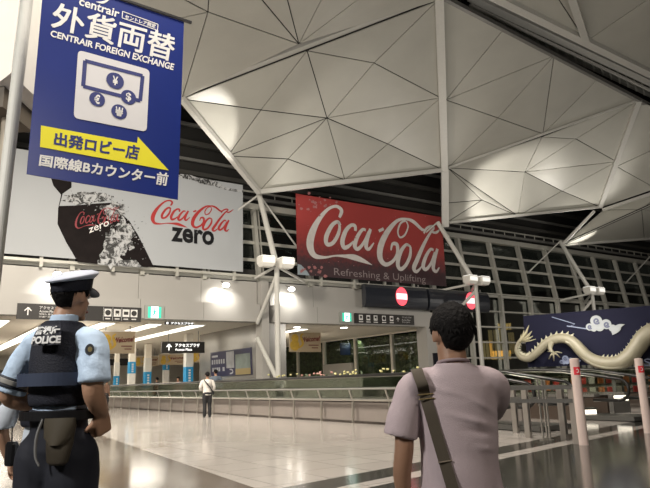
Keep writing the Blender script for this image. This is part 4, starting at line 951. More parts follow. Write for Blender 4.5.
def finish_face(b, body, skin_o):
    f, R, k = b.hf, b.hR, b.hk
    for sx in (-1, 1):
        MB().ell(f(sx*.031, .0835, .006), .0115*k, .007*k, .007*k, 10, R).build('eye', M_txtw, skin_o); MB().ell(f(sx*.031, .089, .006), .005*k, .003*k, .005*k, 8, R).build('pupil', M_hair, skin_o)
    MB().ell(f(0, .0925, -.069), .022*k, .004*k, .007*k, 10, R).build('lips', mat('lip', (.30, .10, .08), .5), skin_o)
TORSO = [(0, 0, .80, .10, .085), (0, 0, .84, .155, .105), (0, -.005, .92, .172, .122), (0, 0, 1.02, .150, .108), (0, .005, 1.12, .147, .105), (0, .005, 1.24, .165, .115), (0, 0, 1.34, .180, .118), (0, -.005, 1.41, .172, .100), (0, -.012, 1.455, .125, .080), (0, -.012, 1.485, .070, .062)]
def grow(L, g, gz=0): return [(x, y, z+gz, a+g, b+g) for x, y, z, a, b in L]
def legs(b, mb, g=0, stance=.10, step=.02, to=.09):
    for sx in (-1, 1):
        b.limb(mb, [(sx*.085, 0, .90), (sx*.095, .005, .72), (sx*stance, .012+step*sx, .48), (sx*(stance+.005), -.01+step*sx, .30), (sx*(stance+.01), -.012+step*sx, to)], [.090+g, .086+g, .060+g, .056+g, .042+g*1.4], 16)
def shoes(b, root, m, stance=.10, step=.02):
    for sx in (-1, 1):
        mb = MB(); x = sx*(stance+.015); y = step*sx
        mb.loft([[b.w(x+w*math.cos(a), y+l*math.sin(a)+o, z) for a in [2*math.pi*j/16 for j in range(16)]] for z, w, l, o in ((0, .045, .135, .045), (.02, .05, .142, .045), (.05, .046, .125, .04), (.085, .042, .075, .0), (.10, .038, .055, -.01))])
        mb.build('shoe', m, root, smooth=True)
def hair(b, root, vol=.012, nape=-.045, m=None):
    f, R, k = b.hf, b.hR, b.hk; mb = MB(); seg = 36; rings = []
    for i in range(1, 16):
        th = math.pi*i/16; rr = []
        for j in range(seg):
            a = 2*math.pi*j/seg; ca, sa = math.cos(a), math.sin(a)
            rx, ry, rz = .080+vol, .098+vol, .098+vol
            p = V((rx*math.sin(th)*ca, -.012+ry*math.sin(th)*sa, .028+rz*math.cos(th)))
            lim = .045 if sa > .55 else (.0 if sa > -.1 else nape)
            if abs(ca) > .9 and sa > -.35: lim = .02
            if p.z < lim:
                q = (lim-p.z)/.10; p = V((p.x*(1-.35*min(1, q)), -.012+(p.y+.012)*(1-.35*min(1, q)), lim-(lim-p.z)*.15))
            nz = noise.noise(V((p.x*55, p.y*55, p.z*22)))*.006
            d = V((p.x, p.y+.012, p.z-.02)).normalized(); p += d*nz
            rr.append(f(*p))
        rings.append(rr)
    mb.loft(rings); o = mb.build('hair', m or M_hair, root, smooth=True)
    sp = MB()          # short tufts
    for i in range(420):
        a = random.uniform(0, 2*math.pi); th = random.uniform(.05, 1.75)
        if math.sin(a) > .5 and th > 1.15: continue
        n = V((math.sin(th)*math.cos(a), math.sin(th)*math.sin(a), math.cos(th)))
        p = V(((.078+vol)*n.x, -.012+(.096+vol)*n.y, .028+(.096+vol)*n.z)); t = n*.006+V((0, -.004, -.020))+V((random.uniform(-1, 1), random.uniform(-1, 1), random.uniform(-1, 1)))*.006
        s = n.cross(V((random.uniform(-1, 1), random.uniform(-1, 1), .3))).normalized()*.004
        sp.add([f(*(p-s)), f(*(p+s)), f(*(p+t)), f(*(p-n*.01))], [(0, 1, 2), (1, 3, 2), (3, 0, 2)])
    sp.build('hair_tufts', m or M_hair, o)
    return o
def person_root(b, label, group=None): return empty('person', b.loc, 0, label=label, cat='person', group=group)

# ---- man in the pale t-shirt, seen from behind, phone arm raised
bx = atY(452, 378, 2.62); P1 = Body((bx.x+.006, 2.62, 0), .06, 1.535, .97)
r1 = person_root(P1, 'person seen from behind in a pale mauve t-shirt, right arm raised, strap over the shoulder')
LS, LE, LW = (-.188, -.0, 1.375), (-.255, -.02, 1.12), (-.258, .03, .87)
RS, RE, RW = (.180, 0, 1.375), (.205, .20, 1.27), (.12, .42, 1.42)
mb = MB(); mb.loft(P1.rings(TORSO)); P1.limb(mb, [(0, -.01, 1.44), (0, -.008, 1.50), (0, .003, 1.56)], [.074, .068, .068], 16)
legs(P1, mb); P1.limb(mb, [(-.15, 0, 1.42), LS, (-.24, -.01, 1.26), LE, (-.268, .0, 1.0), LW], [.05, .05, .047, .044, .042, .030])
P1.limb(mb, [(.15, 0, 1.42), RS, (.200, .1, 1.32), RE, (.17, .31, 1.33), RW], [.05, .05, .047, .043, .040, .029])
P1.hand(mb, LW, (.02, .05, -1), (1, .1, 0), 1, .45, 1.0); P1.hand(mb, RW, (-.15, .15, 1), (-.5, .9, 0), 1, .5, 1.0)
P1.head(mb, (.006, .0, 1.624), .12, 1.13)
sk = remesh(mb, 'body', M_skin2, r1, .0075, 4); finish_face(P1, r1, sk)
hair(P1, r1, .011, -.082)
M_tee = mat('tshirt_mauve', (.50, .41, .435), .85, var=.06, vscale=40, bump=.25, bscale=300)
mb = MB()
SH = [(.0, 0, .76, .215, .150), (.0, 0, .84, .205, .145), (0, 0, .96, .190, .135), (.003, 0, 1.08, .182, .130), (.005, .0, 1.20, .190, .132), (0, 0, 1.31, .205, .134), (0, -.005, 1.385, .205, .120), (0, -.012, 1.435, .165, .100), (0, -.014, 1.468, .105, .082), (0, -.012, 1.492, .075, .070)]
mb.loft(P1.rings(SH, 32))
P1.limb(mb, [(-.10, -.01, 1.40), (-.185, 0, 1.385), (-.235, -.008, 1.29), (-.262, -.012, 1.205), (-.272, -.012, 1.165)], [.075, .075, .074, .077, .080], 18, cap=False)
P1.limb(mb, [(.10, -.01, 1.40), (.178, .01, 1.380), (.205, .07, 1.33), (.215, .16, 1.285), (.215, .19, 1.27)], [.075, .078, .078, .077, .076], 18, cap=False)
tee = remesh(mb, 'tshirt', M_tee, r1, .0085, 5, disp=.007, dscale=5)
# folds of the shirt
def folds(o, b, segs, amp, wid):
    inv = o.matrix_basis.inverted() if False else None
    W0 = wm(o)
    for v in o.data.vertices:
        p = W0 @ v.co; q = b.M.inverted() @ p; q = q/b.k
        if q.y > .0: continue
        for (x0, z0, x1, z1, s) in segs:
            d = V((x1-x0, z1-z0)); L_ = d.length; d /= L_; r = V((q.x-x0, q.z-z0)); t = r.dot(d)/L_; n = abs(r.x*d.y-r.y*d.x)
            if -.1 < t < 1.1:
                e = math.exp(-(n/wid)**2)*max(0, 1-abs(t-.5)*1.7)
                v.co += (b.M.to_3x3() @ V((0, -1, 0)))*amp*s*e
    o.data.update()
folds(tee, P1, [(.19, 1.19, -.08, 1.27, 1), (.18, 1.16, -.02, 1.20, -.8), (.20, 1.24, .02, 1.34, .8), (.15, .80, .19, 1.06, 1), (.10, .78, .14, .98, -.7), (-.16, .80, -.17, 1.15, .8), (-.06, .80, -.12, .98, .6), (.02, 1.34, -.13, 1.38, .5), (.17, 1.10, .04, 1.12, .7), (-.15, .86, -.02, .80, .6)], .011, .013)
mb = MB(); P1.limb(mb, [(.0+.071*math.cos(a), -.012+.068*math.sin(a), 1.492-.012*math.sin(a)) for a in [2*math.pi*i/16 for i in range(17)]], [.008]*17, 8); mb.build('collar', mat('collar_mauve', (.34, .26, .275), .85), tee, smooth=True)
mb = MB(); mb.loft(P1.rings(grow(TORSO[:4], .012, -.02))); legs(P1, mb, .016); remesh(mb, 'trousers', mat('jeans_dark', (.05, .055, .07), .85), r1, .012, 4)
shoes(P1, r1, mat('shoe_grey', (.12, .12, .12), .6))
# phone held up in the raised hand
ph = empty('mobile_phone', P1.w(.10, .47, 1.50), label='dark mobile phone held up in front of the person in the mauve t-shirt', cat='phone')
R3 = P1.M.to_3x3(); c = P1.w(.10, .465, 1.515)
MB().box(c, R3 @ V((.075, 0, 0)), R3 @ V((0, .004, 0)), R3 @ V((0, 0, .037))).build('phone_body', M_black, ph); MB().box(c-R3 @ V((0, .0045, 0)), R3 @ V((.07, 0, 0)), R3 @ V((0, .0006, 0)), R3 @ V((0, 0, .034))).build('screen', mat('phone_glass', (.02, .02, .025), .1), ph)
# shoulder bag with its strap
bg = empty('shoulder_bag', P1.w(.24, -.05, .72), label='black shoulder bag on an olive strap crossing the back of the mauve t-shirt', cat='bag')
M_strap = mat('strap_olive', (.075, .06, .042), .8, var=.1, vscale=80)
def strap(b, path, wid, m, parent, name='strap', th=.004):
    P = catmull(path, 8); L = []; 
    vs = []; fs = []
    for i, p in enumerate(P):
        a, c_ = V(P[max(i-1, 0)][:3]), V(P[min(i+1, len(P)-1)][:3]); d = (c_-a).normalized(); n = V(P[i][3:6]).normalized(); sd = d.cross(n).normalized()*wid/2; q = V(p[:3])
        vs += [b.w(*(q+sd)), b.w(*(q-sd)), b.w(*(q-sd+n*th)), b.w(*(q+sd+n*th))]
    for i in range(len(P)-1):
        for j in range(4): fs.append((4*i+j, 4*i+(j+1) % 4, 4*i+4+(j+1) % 4, 4*i+4+j))
    fs += [(0, 1, 2, 3), (4*len(P)-4, 4*len(P)-3, 4*len(P)-2, 4*len(P)-1)]
    return MB().add(vs, fs).build(name, m, parent)
def tback(x, z):     # back surface of the shirt at x,z
    best = .13
    for r0, r1_ in zip(SH[:-1], SH[1:]):
        if r0[2] <= z <= r1_[2]:
            t = (z-r0[2])/(r1_[2]-r0[2]); a = (r0[3]*(1-t)+r1_[3]*t)*P1.b; b_ = (r0[4]*(1-t)+r1_[4]*t)*P1.b; cy = r0[1]*(1-t)+r1_[1]*t
            return cy-b_*math.sqrt(max(.02, 1-(x/a)**2))-.012
    return -.10
pth = [(-.165, .09, 1.425, -.2, .8, .6), (-.175, .02, 1.462, -.2, 0, 1), (-.182, -.055, 1.460, -.2, -.5, 1), (-.182, -.092, 1.432, -.1, -1, .6), (-.172, -.112, 1.39, -.1, -1, .3)]
for i in range(1, 9):
    t = i/8; x = -.178+.135*t; z = 1.435-.62*t*1.0; pth.append((x, tback(x, z), z, x*2, -1, .1))
x = .10; pth += [(.03, tback(.03, .78)-.0, .76, .2, -1, 0), (.12, tback(.12, .77)-.01, .72, .4, -1, 0), (.21, -.10, .70, 1, -.8, 0)]
st = strap(P1, pth, .052, M_strap, bg)
for z in (1.345, 1.325):
    t = (1.435-z)/.62; x = -.178+.135*t; y = tback(x, z)
    mb = MB(); P1.limb(mb, [(x-.034, y-.004, z+.006), (x+.034, y-.008, z-.006+.016)], [.003, .003], 6); mb.build('buckle', mat('brass', (.35, .27, .13), .35, .9), bg)
t = (1.435-1.06)/.62; x = -.178+.135*t; mb = MB(); P1.limb(mb, [(x-.028, tback(x, 1.06)-.006, 1.062), (x+.028, tback(x, 1.06)-.008, 1.068)], [.004, .004], 6); mb.build('strap_stitch', mat('stitch', (.2, .16, .12), .7), bg)
mb = MB(); mb.loft([[P1.w(.235+w*math.cos(a)*.5, -.06+.15*math.sin(a), z) for a in [2*math.pi*j/20 for j in range(20)]] for z, w in ((.52, .07), (.55, .10), (.68, .10), (.76, .085), (.80, .03))]); mb.build('bag_body', mat('bag_black', (.015, .015, .016), .7, bump=.3, bscale=50), bg, smooth=True)

# ---- police officer
ox = atY(61, 388, 3.12); OF = Body((ox.x+.0, 3.12, 0), -.30, 1.84, .80)
ro = person_root(OF, 'police officer seen from behind in navy vest, light blue shirt and white topped cap')
LE, LW = (-.262, -.04, 1.17), (-.130, .14, 1.11)
RE, RW = (.215, -.05, 1.19), (.20, .04, 1.08)
mb = MB(); mb.loft(OF.rings(TORSO)); OF.limb(mb, [(0, -.01, 1.44), (0, -.005, 1.51), (0, .006, 1.55)], [.060, .056, .056], 16); legs(OF, mb, stance=.12)
OF.limb(mb, [(-.12, 0, 1.40), (-.160, 0, 1.385), (-.215, -.02, 1.29), LE, (-.22, .06, 1.13), LW], [.05, .05, .048, .046, .042, .031])
OF.limb(mb, [(.12, 0, 1.40), (.160, 0, 1.385), (.198, -.03, 1.30), RE, (.212, -.01, 1.12), RW], [.05, .05, .050, .048, .044, .033])
OF.hand(mb, LW, (1, .4, -.2), (0, -.5, -1), 1, .6, 1.05)
OF.hand(mb, RW, (-.05, .35, -1), (-1, .1, .0), -1, 1.25, 1.1)
OF.head(mb, (.025, .012, 1.620), -.12, .93)
sk = remesh(mb, 'body', M_skin, ro, .0075, 4); finish_face(OF, ro, sk)
hair(OF, ro, .003, -.055)
M_blue_s = mat('shirt_blue', (.58, .74, .95), .75, var=.05, vscale=20, bump=.2, bscale=40)
mb = MB(); mb.loft(OF.rings([(0, 0, 1.05, .168, .125)]+grow(TORSO[4:-2], .016), 28)); mb.loft(OF.rings([(0, -.012, 1.42, .15, .10), (0, -.012, 1.47, .105, .088), (0, -.008, 1.505, .082, .080), (0, 0, 1.535, .078, .080)]))
OF.limb(mb, [(-.08, -.0, 1.41), (-.155, 0, 1.395), (-.21, -.018, 1.31), (-.245, -.034, 1.22), (-.258, -.038, 1.185)], [.068, .070, .068, .072, .074], 18, cap=False)
OF.limb(mb, [(.08, -.0, 1.41), (.155, 0, 1.395), (.195, -.025, 1.32), (.213, -.045, 1.25), (.218, -.048, 1.215)], [.068, .072, .072, .074, .074], 18, cap=False)
shirt = remesh(mb, 'shirt', M_blue_s, ro, .008, 4, disp=.008, dscale=9)
M_nb = mat('armband_navy', (.03, .035, .05), .6); mb = MB()
OF.limb(mb, [(-.240, -.030, 1.25), (-.254, -.037, 1.205)], [.0765, .078], 20, cap=False); mb.build('armband', M_nb, ro, smooth=True)
mb = MB(); OF.limb(mb, [(-.243, -.031, 1.238), (-.250, -.035, 1.217)], [.079, .080], 20, cap=False); mb.build('armband_stripe', mat('stripe_grey', (.30, .29, .27), .5), ro, smooth=True)
# vest
M_vest = mat('vest_navy', (.012, .014, .026), .75, var=.2, vscale=30, bump=.3, bscale=120)
VT = [(0, 0, 1.115, .170, .150), (0, 0, 1.14, .180, .160), (0, .0, 1.22, .184, .168), (0, 0, 1.33, .190, .166), (0, -.003, 1.42, .182, .150), (0, -.006, 1.465, .158, .130), (0, -.01, 1.492, .125, .110), (0, -.01, 1.505, .095, .095)]
mb = MB(); mb.loft(OF.rings(VT, 32)); vest = remesh(mb, 'vest', M_vest, ro, .010, 3, disp=.005, dscale=7)
def around(b, prof, z0, z1, a0_, a1_, g, n=26):    # curved strip hugging the torso profile between angles
    mb = MB(); vs = []
    def rad(z):
        for r0, r1_ in zip(prof[:-1], prof[1:]):
            if r0[2] <= z <= r1_[2]:
                t = (z-r0[2])/(r1_[2]-r0[2]); return (r0[3]*(1-t)+r1_[3]*t, r0[4]*(1-t)+r1_[4]*t, r0[1]*(1-t)+r1_[1]*t)
        return (prof[-1][3], prof[-1][4], prof[-1][1])
    for i in range(n+1):
        a = a0_+(a1_-a0_)*i/n
        for z, gg in ((z0, g), (z1, g), (z1, g-.012), (z0, g-.012)):
            ra, rb_, cy = rad(z); vs.append(b.w((ra+gg)*math.cos(a), cy+(rb_+gg)*math.sin(a), z))
    fs = []
    for i in range(n):
        for j in range(4): fs.append((4*i+j, 4*i+(j+1) % 4, 4*i+4+(j+1) % 4, 4*i+4+j))
    fs += [(0, 1, 2, 3), (4*n, 4*n+1, 4*n+2, 4*n+3)]
    return mb.add(vs, fs)
around(OF, VT, 1.205, 1.262, -math.pi*.97, -.1, .012).build('vest_belt', mat('belt_blue', (.035, .05, .095), .7), ro)
# lettering patch bent round the back
class Curved:
    def __init__(s, b, prof, z0, z1, a0_, a1_, g): s.b, s.prof, s.z0, s.z1, s.a0, s.a1, s.g = b, prof, z0, z1, a0_, a1_, g
    def p(s, u, v, lift=0):
        z = s.z0+(s.z1-s.z0)*v; a = s.a0+(s.a1-s.a0)*u
        for r0, r1_ in zip(s.prof[:-1], s.prof[1:]):
            if r0[2] <= z <= r1_[2]:
                t = (z-r0[2])/(r1_[2]-r0[2]); ra, rb_, cy = (r0[3]*(1-t)+r1_[3]*t, r0[4]*(1-t)+r1_[4]*t, r0[1]*(1-t)+r1_[1]*t); break
        g = s.g+lift; return s.b.w((ra+g)*math.cos(a), cy+(rb_+g)*math.sin(a), z)
cp = Curved(OF, VT, 1.392, 1.468, -math.pi*.5-.16, -math.pi*.5+.56, .014)
mb = MB(); mb.loft([[cp.p(u, v, .0) for u, v in [(i/12, -.1) for i in range(13)]+[(i/12, 1.1) for i in reversed(range(13))]], [cp.p(u, v, -.012) for u, v in [(i/12, -.1) for i in range(13)]+[(i/12, 1.1) for i in reversed(range(13))]]])
mb.build('name_patch', mat('patch_navy', (.02, .022, .04), .6), ro)
mb = MB()
for s_, a, b_, c, d in (('警視庁', .04, .52, .96, 1.04), ('POLICE', .0, -.02, 1.0, .44)):
    vs, fs, _ = text_mesh(s_, .05); mb.add([cp.p(a+(c-a)*x, b_+(d-b_)*y, .004) for x, y in vs], fs)
mb.build('police_lettering', mat('letter_white', (.80, .80, .80), .5), ro)
# small shoulder emblem
ep = OF.w(.215, -.085, 1.36); en = (OF.M.to_3x3() @ V((.75, -.66, .1))).normalized(); ex_ = en.cross(ZZ).normalized(); ey = ex_.cross(en)
mb = MB(); mb.poly([ep-en*.01+ex_*.020*math.cos(a)+ey*.027*math.sin(a) for a in [2*math.pi*j/18 for j in range(18)]], en, .016); mb.build('shoulder_emblem', mat('emblem_navy', (.06, .07, .09), .5), ro)
mb = MB(); mb.poly([ep+en*.006+ex_*.010*math.cos(a)+ey*.013*math.sin(a) for a in [2*math.pi*j/14 for j in range(14)]], en, .003); mb.build('emblem_disc', mat('emblem_gold', (.45, .38, .18), .5), ro)
mb = MB(); mb.loft(OF.rings(grow(TORSO[:4], .022, .0)+[(0, 0, 1.10, .176, .134)])); legs(OF, mb, .026, .12); remesh(mb, 'trousers', mat('trouser_navy', (.012, .014, .024), .8), ro, .011, 4, disp=.008, dscale=6)
around(OF, [(0, 0, 1.0, .176, .134), (0, 0, 1.09, .176, .134)], 1.055, 1.095, -math.pi, math.pi, .012, 48).build('duty_belt', M_black, ro)
shoes(OF, ro, M_black, .12)
# cap
f, R, k = OF.hf, OF.hR, OF.hk
def caprings(L, tilt=-.10, seg=40): return [[f(ra*math.cos(2*math.pi*j/seg), -.008+rb_*math.sin(2*math.pi*j/seg), z+math.sin(2*math.pi*j/seg)*tl) for j in range(seg)] for ra, rb_, z, tl in L]
cap = empty('peaked_cap', f(0, 0, .06), label='police cap with pale top, navy band and black peak on the officer head', cat='cap')
MB().loft(caprings([(.086, .104, .030, .018), (.090, .108, .035, .018), (.094, .112, .072, .022), (.097, .115, .086, .024)])).build('cap_band', M_vest, cap, smooth=True)
MB().loft(caprings([(.097, .115, .086, .024), (.116, .134, .098, .036), (.123, .141, .104, .040), (.118, .135, .112, .040), (.085, .10, .128, .030), (.03, .04, .138, .010)])).build('cap_top', mat('cap_white', (.66, .70, .82), .6), cap, smooth=True)
mb = MB(); vs = []
for i in range(17):
    a = math.pi*(.12+.76*i/16)
    vs += [f(.09*math.cos(a), .10*math.sin(a), .05), f(.096*math.cos(a), .10*math.sin(a)+.065*math.sin(math.pi*i/16)**.7, .05-.030*math.sin(math.pi*i/16)), f(.096*math.cos(a), .10*math.sin(a)+.065*math.sin(math.pi*i/16)**.7, .046-.030*math.sin(math.pi*i/16)), f(.09*math.cos(a), .10*math.sin(a), .044)]
mb.add(vs, [(4*i+j, 4*i+(j+1) % 4, 4*i+4+(j+1) % 4, 4*i+4+j) for i in range(16) for j in range(4)]).build('cap_peak', M_black, cap)
MB().ell(f(0, .115, .09), .012, .006, .014, 10, R).build('cap_badge', mat('brass', (.35, .27, .13), .35, .9), cap)
# leather pouch hanging on the back of the belt
pc = empty('belt_pouch', OF.w(.12, -.13, .90), label='dark leather pouch hanging from the belt at the back of the police officer', cat='pouch')
M_lea = mat('pouch_leather', (.055, .045, .032), .45, var=.2, vscale=12)
mb = MB(); q = [OF.w(x, y, z) for x, y, z in ((-.055, -.150, .84), (.07, -.150, .84), (.085, -.142, 1.0), (-.045, -.142, 1.0))]
mb.loft([[OF.w(.12+w*math.cos(a), -.122+t*math.sin(a)-(1.0-z)*.10, z+.055) for a in [2*math.pi*j/20 for j in range(20)]] for z, w, t in ((.815, .035, .012), (.83, .055, .022), (.90, .068, .028), (.98, .074, .026), (1.0, .072, .016))]); mb.build('pouch_body', M_lea, pc, smooth=True)
mb = MB(); mb.loft([[OF.w(.12+w*math.cos(a), -.134+.034*math.sin(a)-(1.0-z)*.10, z+.055) for a in [math.pi+math.pi*j/14 for j in range(15)]] for z, w in ((.90, .035), (.93, .072), (.99, .082), (1.012, .08))], close=False); mb.build('pouch_flap', mat('flap_leather', (.085, .072, .052), .4), pc, smooth=True)
mb = MB(); OF.limb(mb, [(.03, -.140, 1.06), (.015, -.152, .99), (.02, -.158, .91), (.04, -.155, .87)], [.006, .007, .006, .005], 8); mb.build('lanyard', mat('chain_grey', (.2, .2, .2), .5), pc, smooth=True)

# ---- second officer mostly hidden behind the first
o2 = atY(49, 388, 4.2); Q = Body((o2.x, 4.2, 0), -.15, 1.60, 1.0)
rq = person_root(Q, 'second officer in white shirt and dark gear, half hidden behind the first at left edge')
mb = MB(); mb.loft(Q.rings(TORSO)); Q.limb(mb, [(0, -.01, 1.44), (0, 0, 1.50), (0, .006, 1.56)], [.062, .058, .058], 16); legs(Q, mb)
QE, QW = (-.33, -.02, 1.10), (-.30, .06, .86)
Q.limb(mb, [(-.15, 0, 1.42), (-.2, 0, 1.39), (-.28, -.01, 1.25), QE, (-.325, .02, .98), QW], [.06, .058, .050, .045, .042, .031])
Q.limb(mb, [(.15, 0, 1.42), (.2, 0, 1.39), (.24, -.01, 1.25), (.25, 0, 1.1), (.2, .1, 1.0), (.1, .18, 1.0)], [.06, .058, .050, .045, .042, .031])
Q.hand(mb, QW, (0, .2, -1), (1, .1, 0), 1, .6); Q.hand(mb, (.1, .18, 1.0), (-1, .3, 0), (0, -.3, -1), 1, .6); Q.head(mb, (0, .01, 1.65), -.5)
sk = remesh(mb, 'body', M_skin, rq, .010, 4); finish_face(Q, rq, sk); hair(Q, rq, .006, -.05)
mb = MB(); mb.loft(Q.rings(grow(TORSO[2:], .014), 28)); Q.limb(mb, [(-.10, 0, 1.40), (-.19, 0, 1.385), (-.27, -.01, 1.26), (-.32, -.02, 1.15), (-.33, -.02, 1.11)], [.075, .078, .076, .082, .084], 16, cap=False); Q.limb(mb, [(.10, 0, 1.40), (.19, 0, 1.385), (.235, -.01, 1.26), (.25, 0, 1.15)], [.075, .078, .074, .076], 16, cap=False)
remesh(mb, 'shirt', mat('shirt_white', (.62, .68, .76), .75), rq, .010, 4, disp=.008, dscale=9)
mb = MB(); mb.loft(Q.rings(VT[:5], 28)); remesh(mb, 'vest', M_vest, rq, .012, 3)
mb = MB(); mb.loft(Q.rings(grow(TORSO[:4], .014))); legs(Q, mb, .02); remesh(mb, 'trousers', mat('trouser_navy', (.012, .014, .024), .8), rq, .013, 4)
shoes(Q, rq, M_black)
rd = empty('belt_radio', Q.w(-.20, -.08, .93), label='black radio and gear pouch on the belt of the half hidden second officer', cat='radio')
mb = MB(); mb.loft([[Q.w(-.195+w*math.cos(a), -.09+.04*math.sin(a), z) for a in [2*math.pi*j/12 for j in range(12)]] for z, w in ((.86, .035), (.88, .045), (1.0, .045), (1.02, .03))]); mb.build('radio_case', M_black, rd, smooth=False)
mb = MB(); Q.limb(mb, [(-.20, -.09, 1.0), (-.205, -.09, 1.12)], [.006, .004], 6); mb.build('aerial', M_black, rd)

# ---- small figures further off
def walker(loc, yaw, H, label, top, bottom, arms=0, strapm=None, sit=False):
    b = Body(loc, yaw, H, 1.0); r = person_root(b, label); mb = MB(); mb.loft(b.rings(TORSO)); b.limb(mb, [(0, -.01, 1.44), (0, 0, 1.50), (0, .006, 1.56)], [.062, .058, .058], 12); legs(b, mb)
    ps = {0: [((.27, -.02, 1.13), (.27, .03, .88))]*2, 1: [((.28, .0, 1.15), (.14, .2, 1.08))]*2}[arms]
    for sx, (E_, W_) in zip((-1, 1), ps):
        b.limb(mb, [(sx*.15, 0, 1.42), (sx*.2, 0, 1.39), (sx*E_[0], E_[1], E_[2]), (sx*W_[0], W_[1], W_[2])], [.06, .058, .044, .032]); b.hand(mb, (sx*W_[0], W_[1], W_[2]), (0, .3, -1), (-sx, 0, 0), 1, .5)
    b.head(mb, (0, .0, 1.655), 0); remesh(mb, 'body', M_skin2, r, .012, 2); hair(b, r, .012, -.06)
    mb = MB(); mb.loft(b.rings([(0, 0, .86, .19, .135)]+grow(TORSO[3:], .022), 24))
    for sx, (E_, W_) in zip((-1, 1), ps):
        b.limb(mb, [(sx*.12, 0, 1.41), (sx*.2, 0, 1.385), (sx*E_[0], E_[1], E_[2]), (sx*(E_[0]*.3+W_[0]*.7), E_[1]*.3+W_[1]*.7, E_[2]*.3+W_[2]*.7)], [.07, .072, .062, .052])
    remesh(mb, 'jacket', top, r, .013, 3, disp=.01, dscale=7)
    mb = MB(); mb.loft(b.rings(grow(TORSO[:4], .014))); legs(b, mb, .018); remesh(mb, 'trousers', bottom, r, .014, 3)
    shoes(b, r, M_black); return b, r
g = atZ(207, 417.5, 0); bw, rw = walker((g.x, g.y, 0), .35, 1.72, 'distant person standing on the bright floor in pale jacket with dark cross strap', mat('jacket_pale', (.60, .57, .53), .8), mat('trouser_black', (.012, .012, .014), .8), 1)
cb = empty('crossbody_bag', bw.w(.2, -.05, .95), label='small dark bag on a strap across the pale jacket of the distant standing person', cat='bag')
SHs = [(0, 0, .86, .19, .135)]+grow(TORSO[3:], .022)
strap(bw, [(-.13, .05, 1.475, 0, 0, 1), (-.13, -.09, 1.44, 0, -1, .5), (-.05, -.15, 1.33, 0, -1, 0), (.06, -.155, 1.20, 0, -1, 0), (.14, -.14, 1.08, .3, -1, 0), (.19, -.10, 1.0, 1, -1, 0)], .045, M_black, cb, th=.012)
mb = MB(); mb.loft([[bw.w(.225+w*math.cos(a), -.05+.10*math.sin(a), z) for a in [2*math.pi*j/12 for j in range(12)]] for z, w in ((.88, .03), (.9, .045), (1.0, .045), (1.02, .03))]); mb.build('bag_body', M_black, cb)
g = B(-6.5, -9.9, .12); walker((g.x, g.y, .12), .5, 1.80, 'distant person in slate blue top standing behind the railing before the poster', mat('top_slate', (.09, .11, .14), .8), mat('trouser_black', (.012, .012, .014), .8))
g = atY(178, 376, 38); walker((g.x, g.y, 0), 2.6, 1.74, 'far person in pinkish top among the pillars under the black arrow sign', mat('top_pink', (.42, .24, .22), .8), mat('trouser_black', (.012, .012, .014), .8))
g = atY(157, 376, 40); walker((g.x, g.y, 0), 1.0, 1.78, 'far person in dark clothes between the two pillars left of the arrow sign', mat('top_dark', (.02, .02, .025), .8), mat('trouser_black', (.012, .012, .014), .8))
g = atY(107, 376, 38); walker((g.x, g.y, 0), -.6, 1.70, 'far person in brown top at the left end of the railing beside the officer', mat('top_brown', (.16, .09, .06), .8), mat('trouser_black', (.012, .012, .014), .8))
# ================================================================ LIGHT
w = bpy.data.worlds.new('night'); bpy.context.scene.world = w; w.use_nodes = True
w.node_tree.nodes['Background'].inputs['Color'].default_value = (.020, .020, .017, 1); w.node_tree.nodes['Background'].inputs['Strength'].default_value = .35
G = .3
def light(kind, loc, tgt, energy, size=1, color=(1, .945, .86), spot=None, blend=.6, name='lamp'):
    l = bpy.data.lights.new(name, kind); l.energy = energy*G; l.color = color
    o = bpy.data.objects.new(name, l); C.objects.link(o); o.location = loc
    d = V(tgt)-V(loc); o.rotation_euler = d.to_track_quat('-Z', 'Y').to_euler()
    if kind == 'AREA': l.shape = 'DISK'; l.size = size
    if kind == 'SPOT': l.spot_size = math.radians(spot); l.spot_blend = blend; l.shadow_soft_size = size
    return o
# roof floodlights
light('SPOT', KN[1]+ZZ*.8-vv*1.2-uu*.3, hit(216, 124, PA1), 16000, .15, spot=22, name='flood')
light('SPOT', KN[1]+ZZ*.8-vv*.4, hit(350, 140, PA1), 3780, .4, spot=80, name='flood')
light('SPOT', KN[2]+ZZ*.8-vv*1.2, atY(505, 185, 53), 15000, .4, spot=52, name='flood')
light('SPOT', KN[2]+ZZ*.8-vv*.4, atY(400, 120, 44), 2700, .4, spot=70, name='flood')
light('SPOT', KN[3]+ZZ*.8-vv*.4, atY(580, 233, 60), 9000, .3, spot=34, name='flood')
light('SPOT', KN[3]+ZZ*.8-vv*1.2, atY(575, 165, 55), 7000, .3, spot=60, name='flood')
# added lamps aimed up to brighten the roof, no fixtures stand here
light('AREA', (4, 16, 3.2), (1, 26, 22), 2700, 5, name='uplight')
light('AREA', (-12, 14, 3.2), (-9, 24, 20), 1860, 5, name='uplight')
light('AREA', (20, 26, 3.2), (24, 42, 20), 1900, 5, name='uplight')
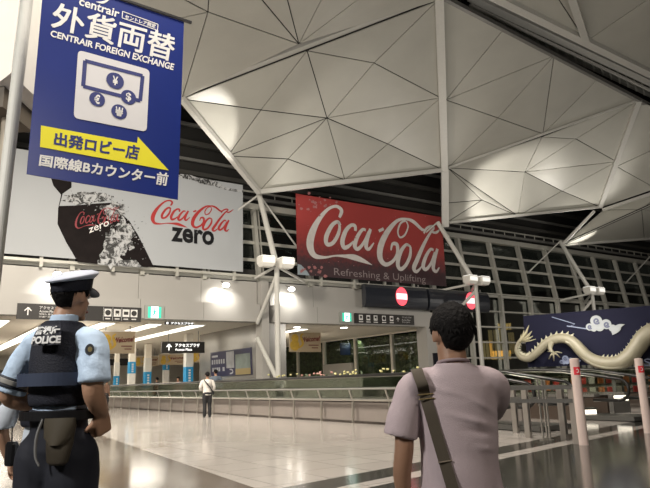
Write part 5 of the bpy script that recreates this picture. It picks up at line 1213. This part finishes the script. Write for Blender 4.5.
# added soft overhead lamps that fill the floor and people, no fixtures
light('AREA', (-9, 19, 14), (-8, 25, 0), 20000, 2.5, color=(1, .91, .78), name='downlight')
light('AREA', (0, 5, 12), (-1, 15, 0), 5600, 2.5, color=(1, .91, .80), name='downlight')
light('AREA', (-6.5, -1, 6), (-2.2, 4, 1.5), 2000, 1.2, color=(1, .96, .90), name='downlight')
light('AREA', (4, -3, 7), (.8, 3, 1), 760, 1.5, color=(1, .90, .78), name='downlight')
# added lamps washing the banners and the glass wall
light('AREA', B(-4, -14, 6), B(-1, 0, 11), 650, 3, name='banner_wash')
light('AREA', B(12, -14, 6), B(13, 0, 11), 810, 3, name='banner_wash')
light('AREA', B(32, -16, 6), B(34, 0, 10), 1700, 3, name='banner_wash')
for P in dl: light('SPOT', P-vv*.45-ZZ*.1, P+vv*.7-ZZ*1.1, 1300, .1, color=(1, .96, .88), spot=110, blend=.8, name='washer')
# concourse
for t, s in ((-14, 10), (-8, 16), (-4, 8), (-10, 30), (8, 10)): light('AREA', B(t, s, 5.0), B(t, s, 0), 672, 3, color=(1, .92, .80), name='concourse')
light('AREA', (8, 20.5, 3.0), (9, 22.5, .6), 260, 1.5, name='rack_light')  # added lamp to brighten the product rack
for t, s in ((-10, 6), (-6, 20), (-14, 22), (8, 10)): light('AREA', B(t, s, 2.6), B(t, s, 5), 420, 4, color=(1, .90, .74), name='cove')  # added upward lamps that brighten the concourse ceiling, no cove is built
light('AREA', B(18.2, 12, 5.1), B(18.5, 14, 0), 110, .6, color=(.95, 1, .85), name='hedge_light')  # lamp added to lift the green of the hedge
light('AREA', (-5.2, 4.5, 3.6), (-3.6, 7.2, 4.6), 60, .5, name='cabinet_light')  # extra lamp put in so the cabinet reads bright white
light('AREA', (8, 14, 6.5), (9.5, 21, 2), 90, 1.5, name='dragon_light')
sc = bpy.context.scene
sc.view_settings.view_transform = 'Standard'; sc.view_settings.look = 'None'; sc.view_settings.gamma = 1; sc.view_settings.exposure = -.1
sc.view_settings.use_curve_mapping = False
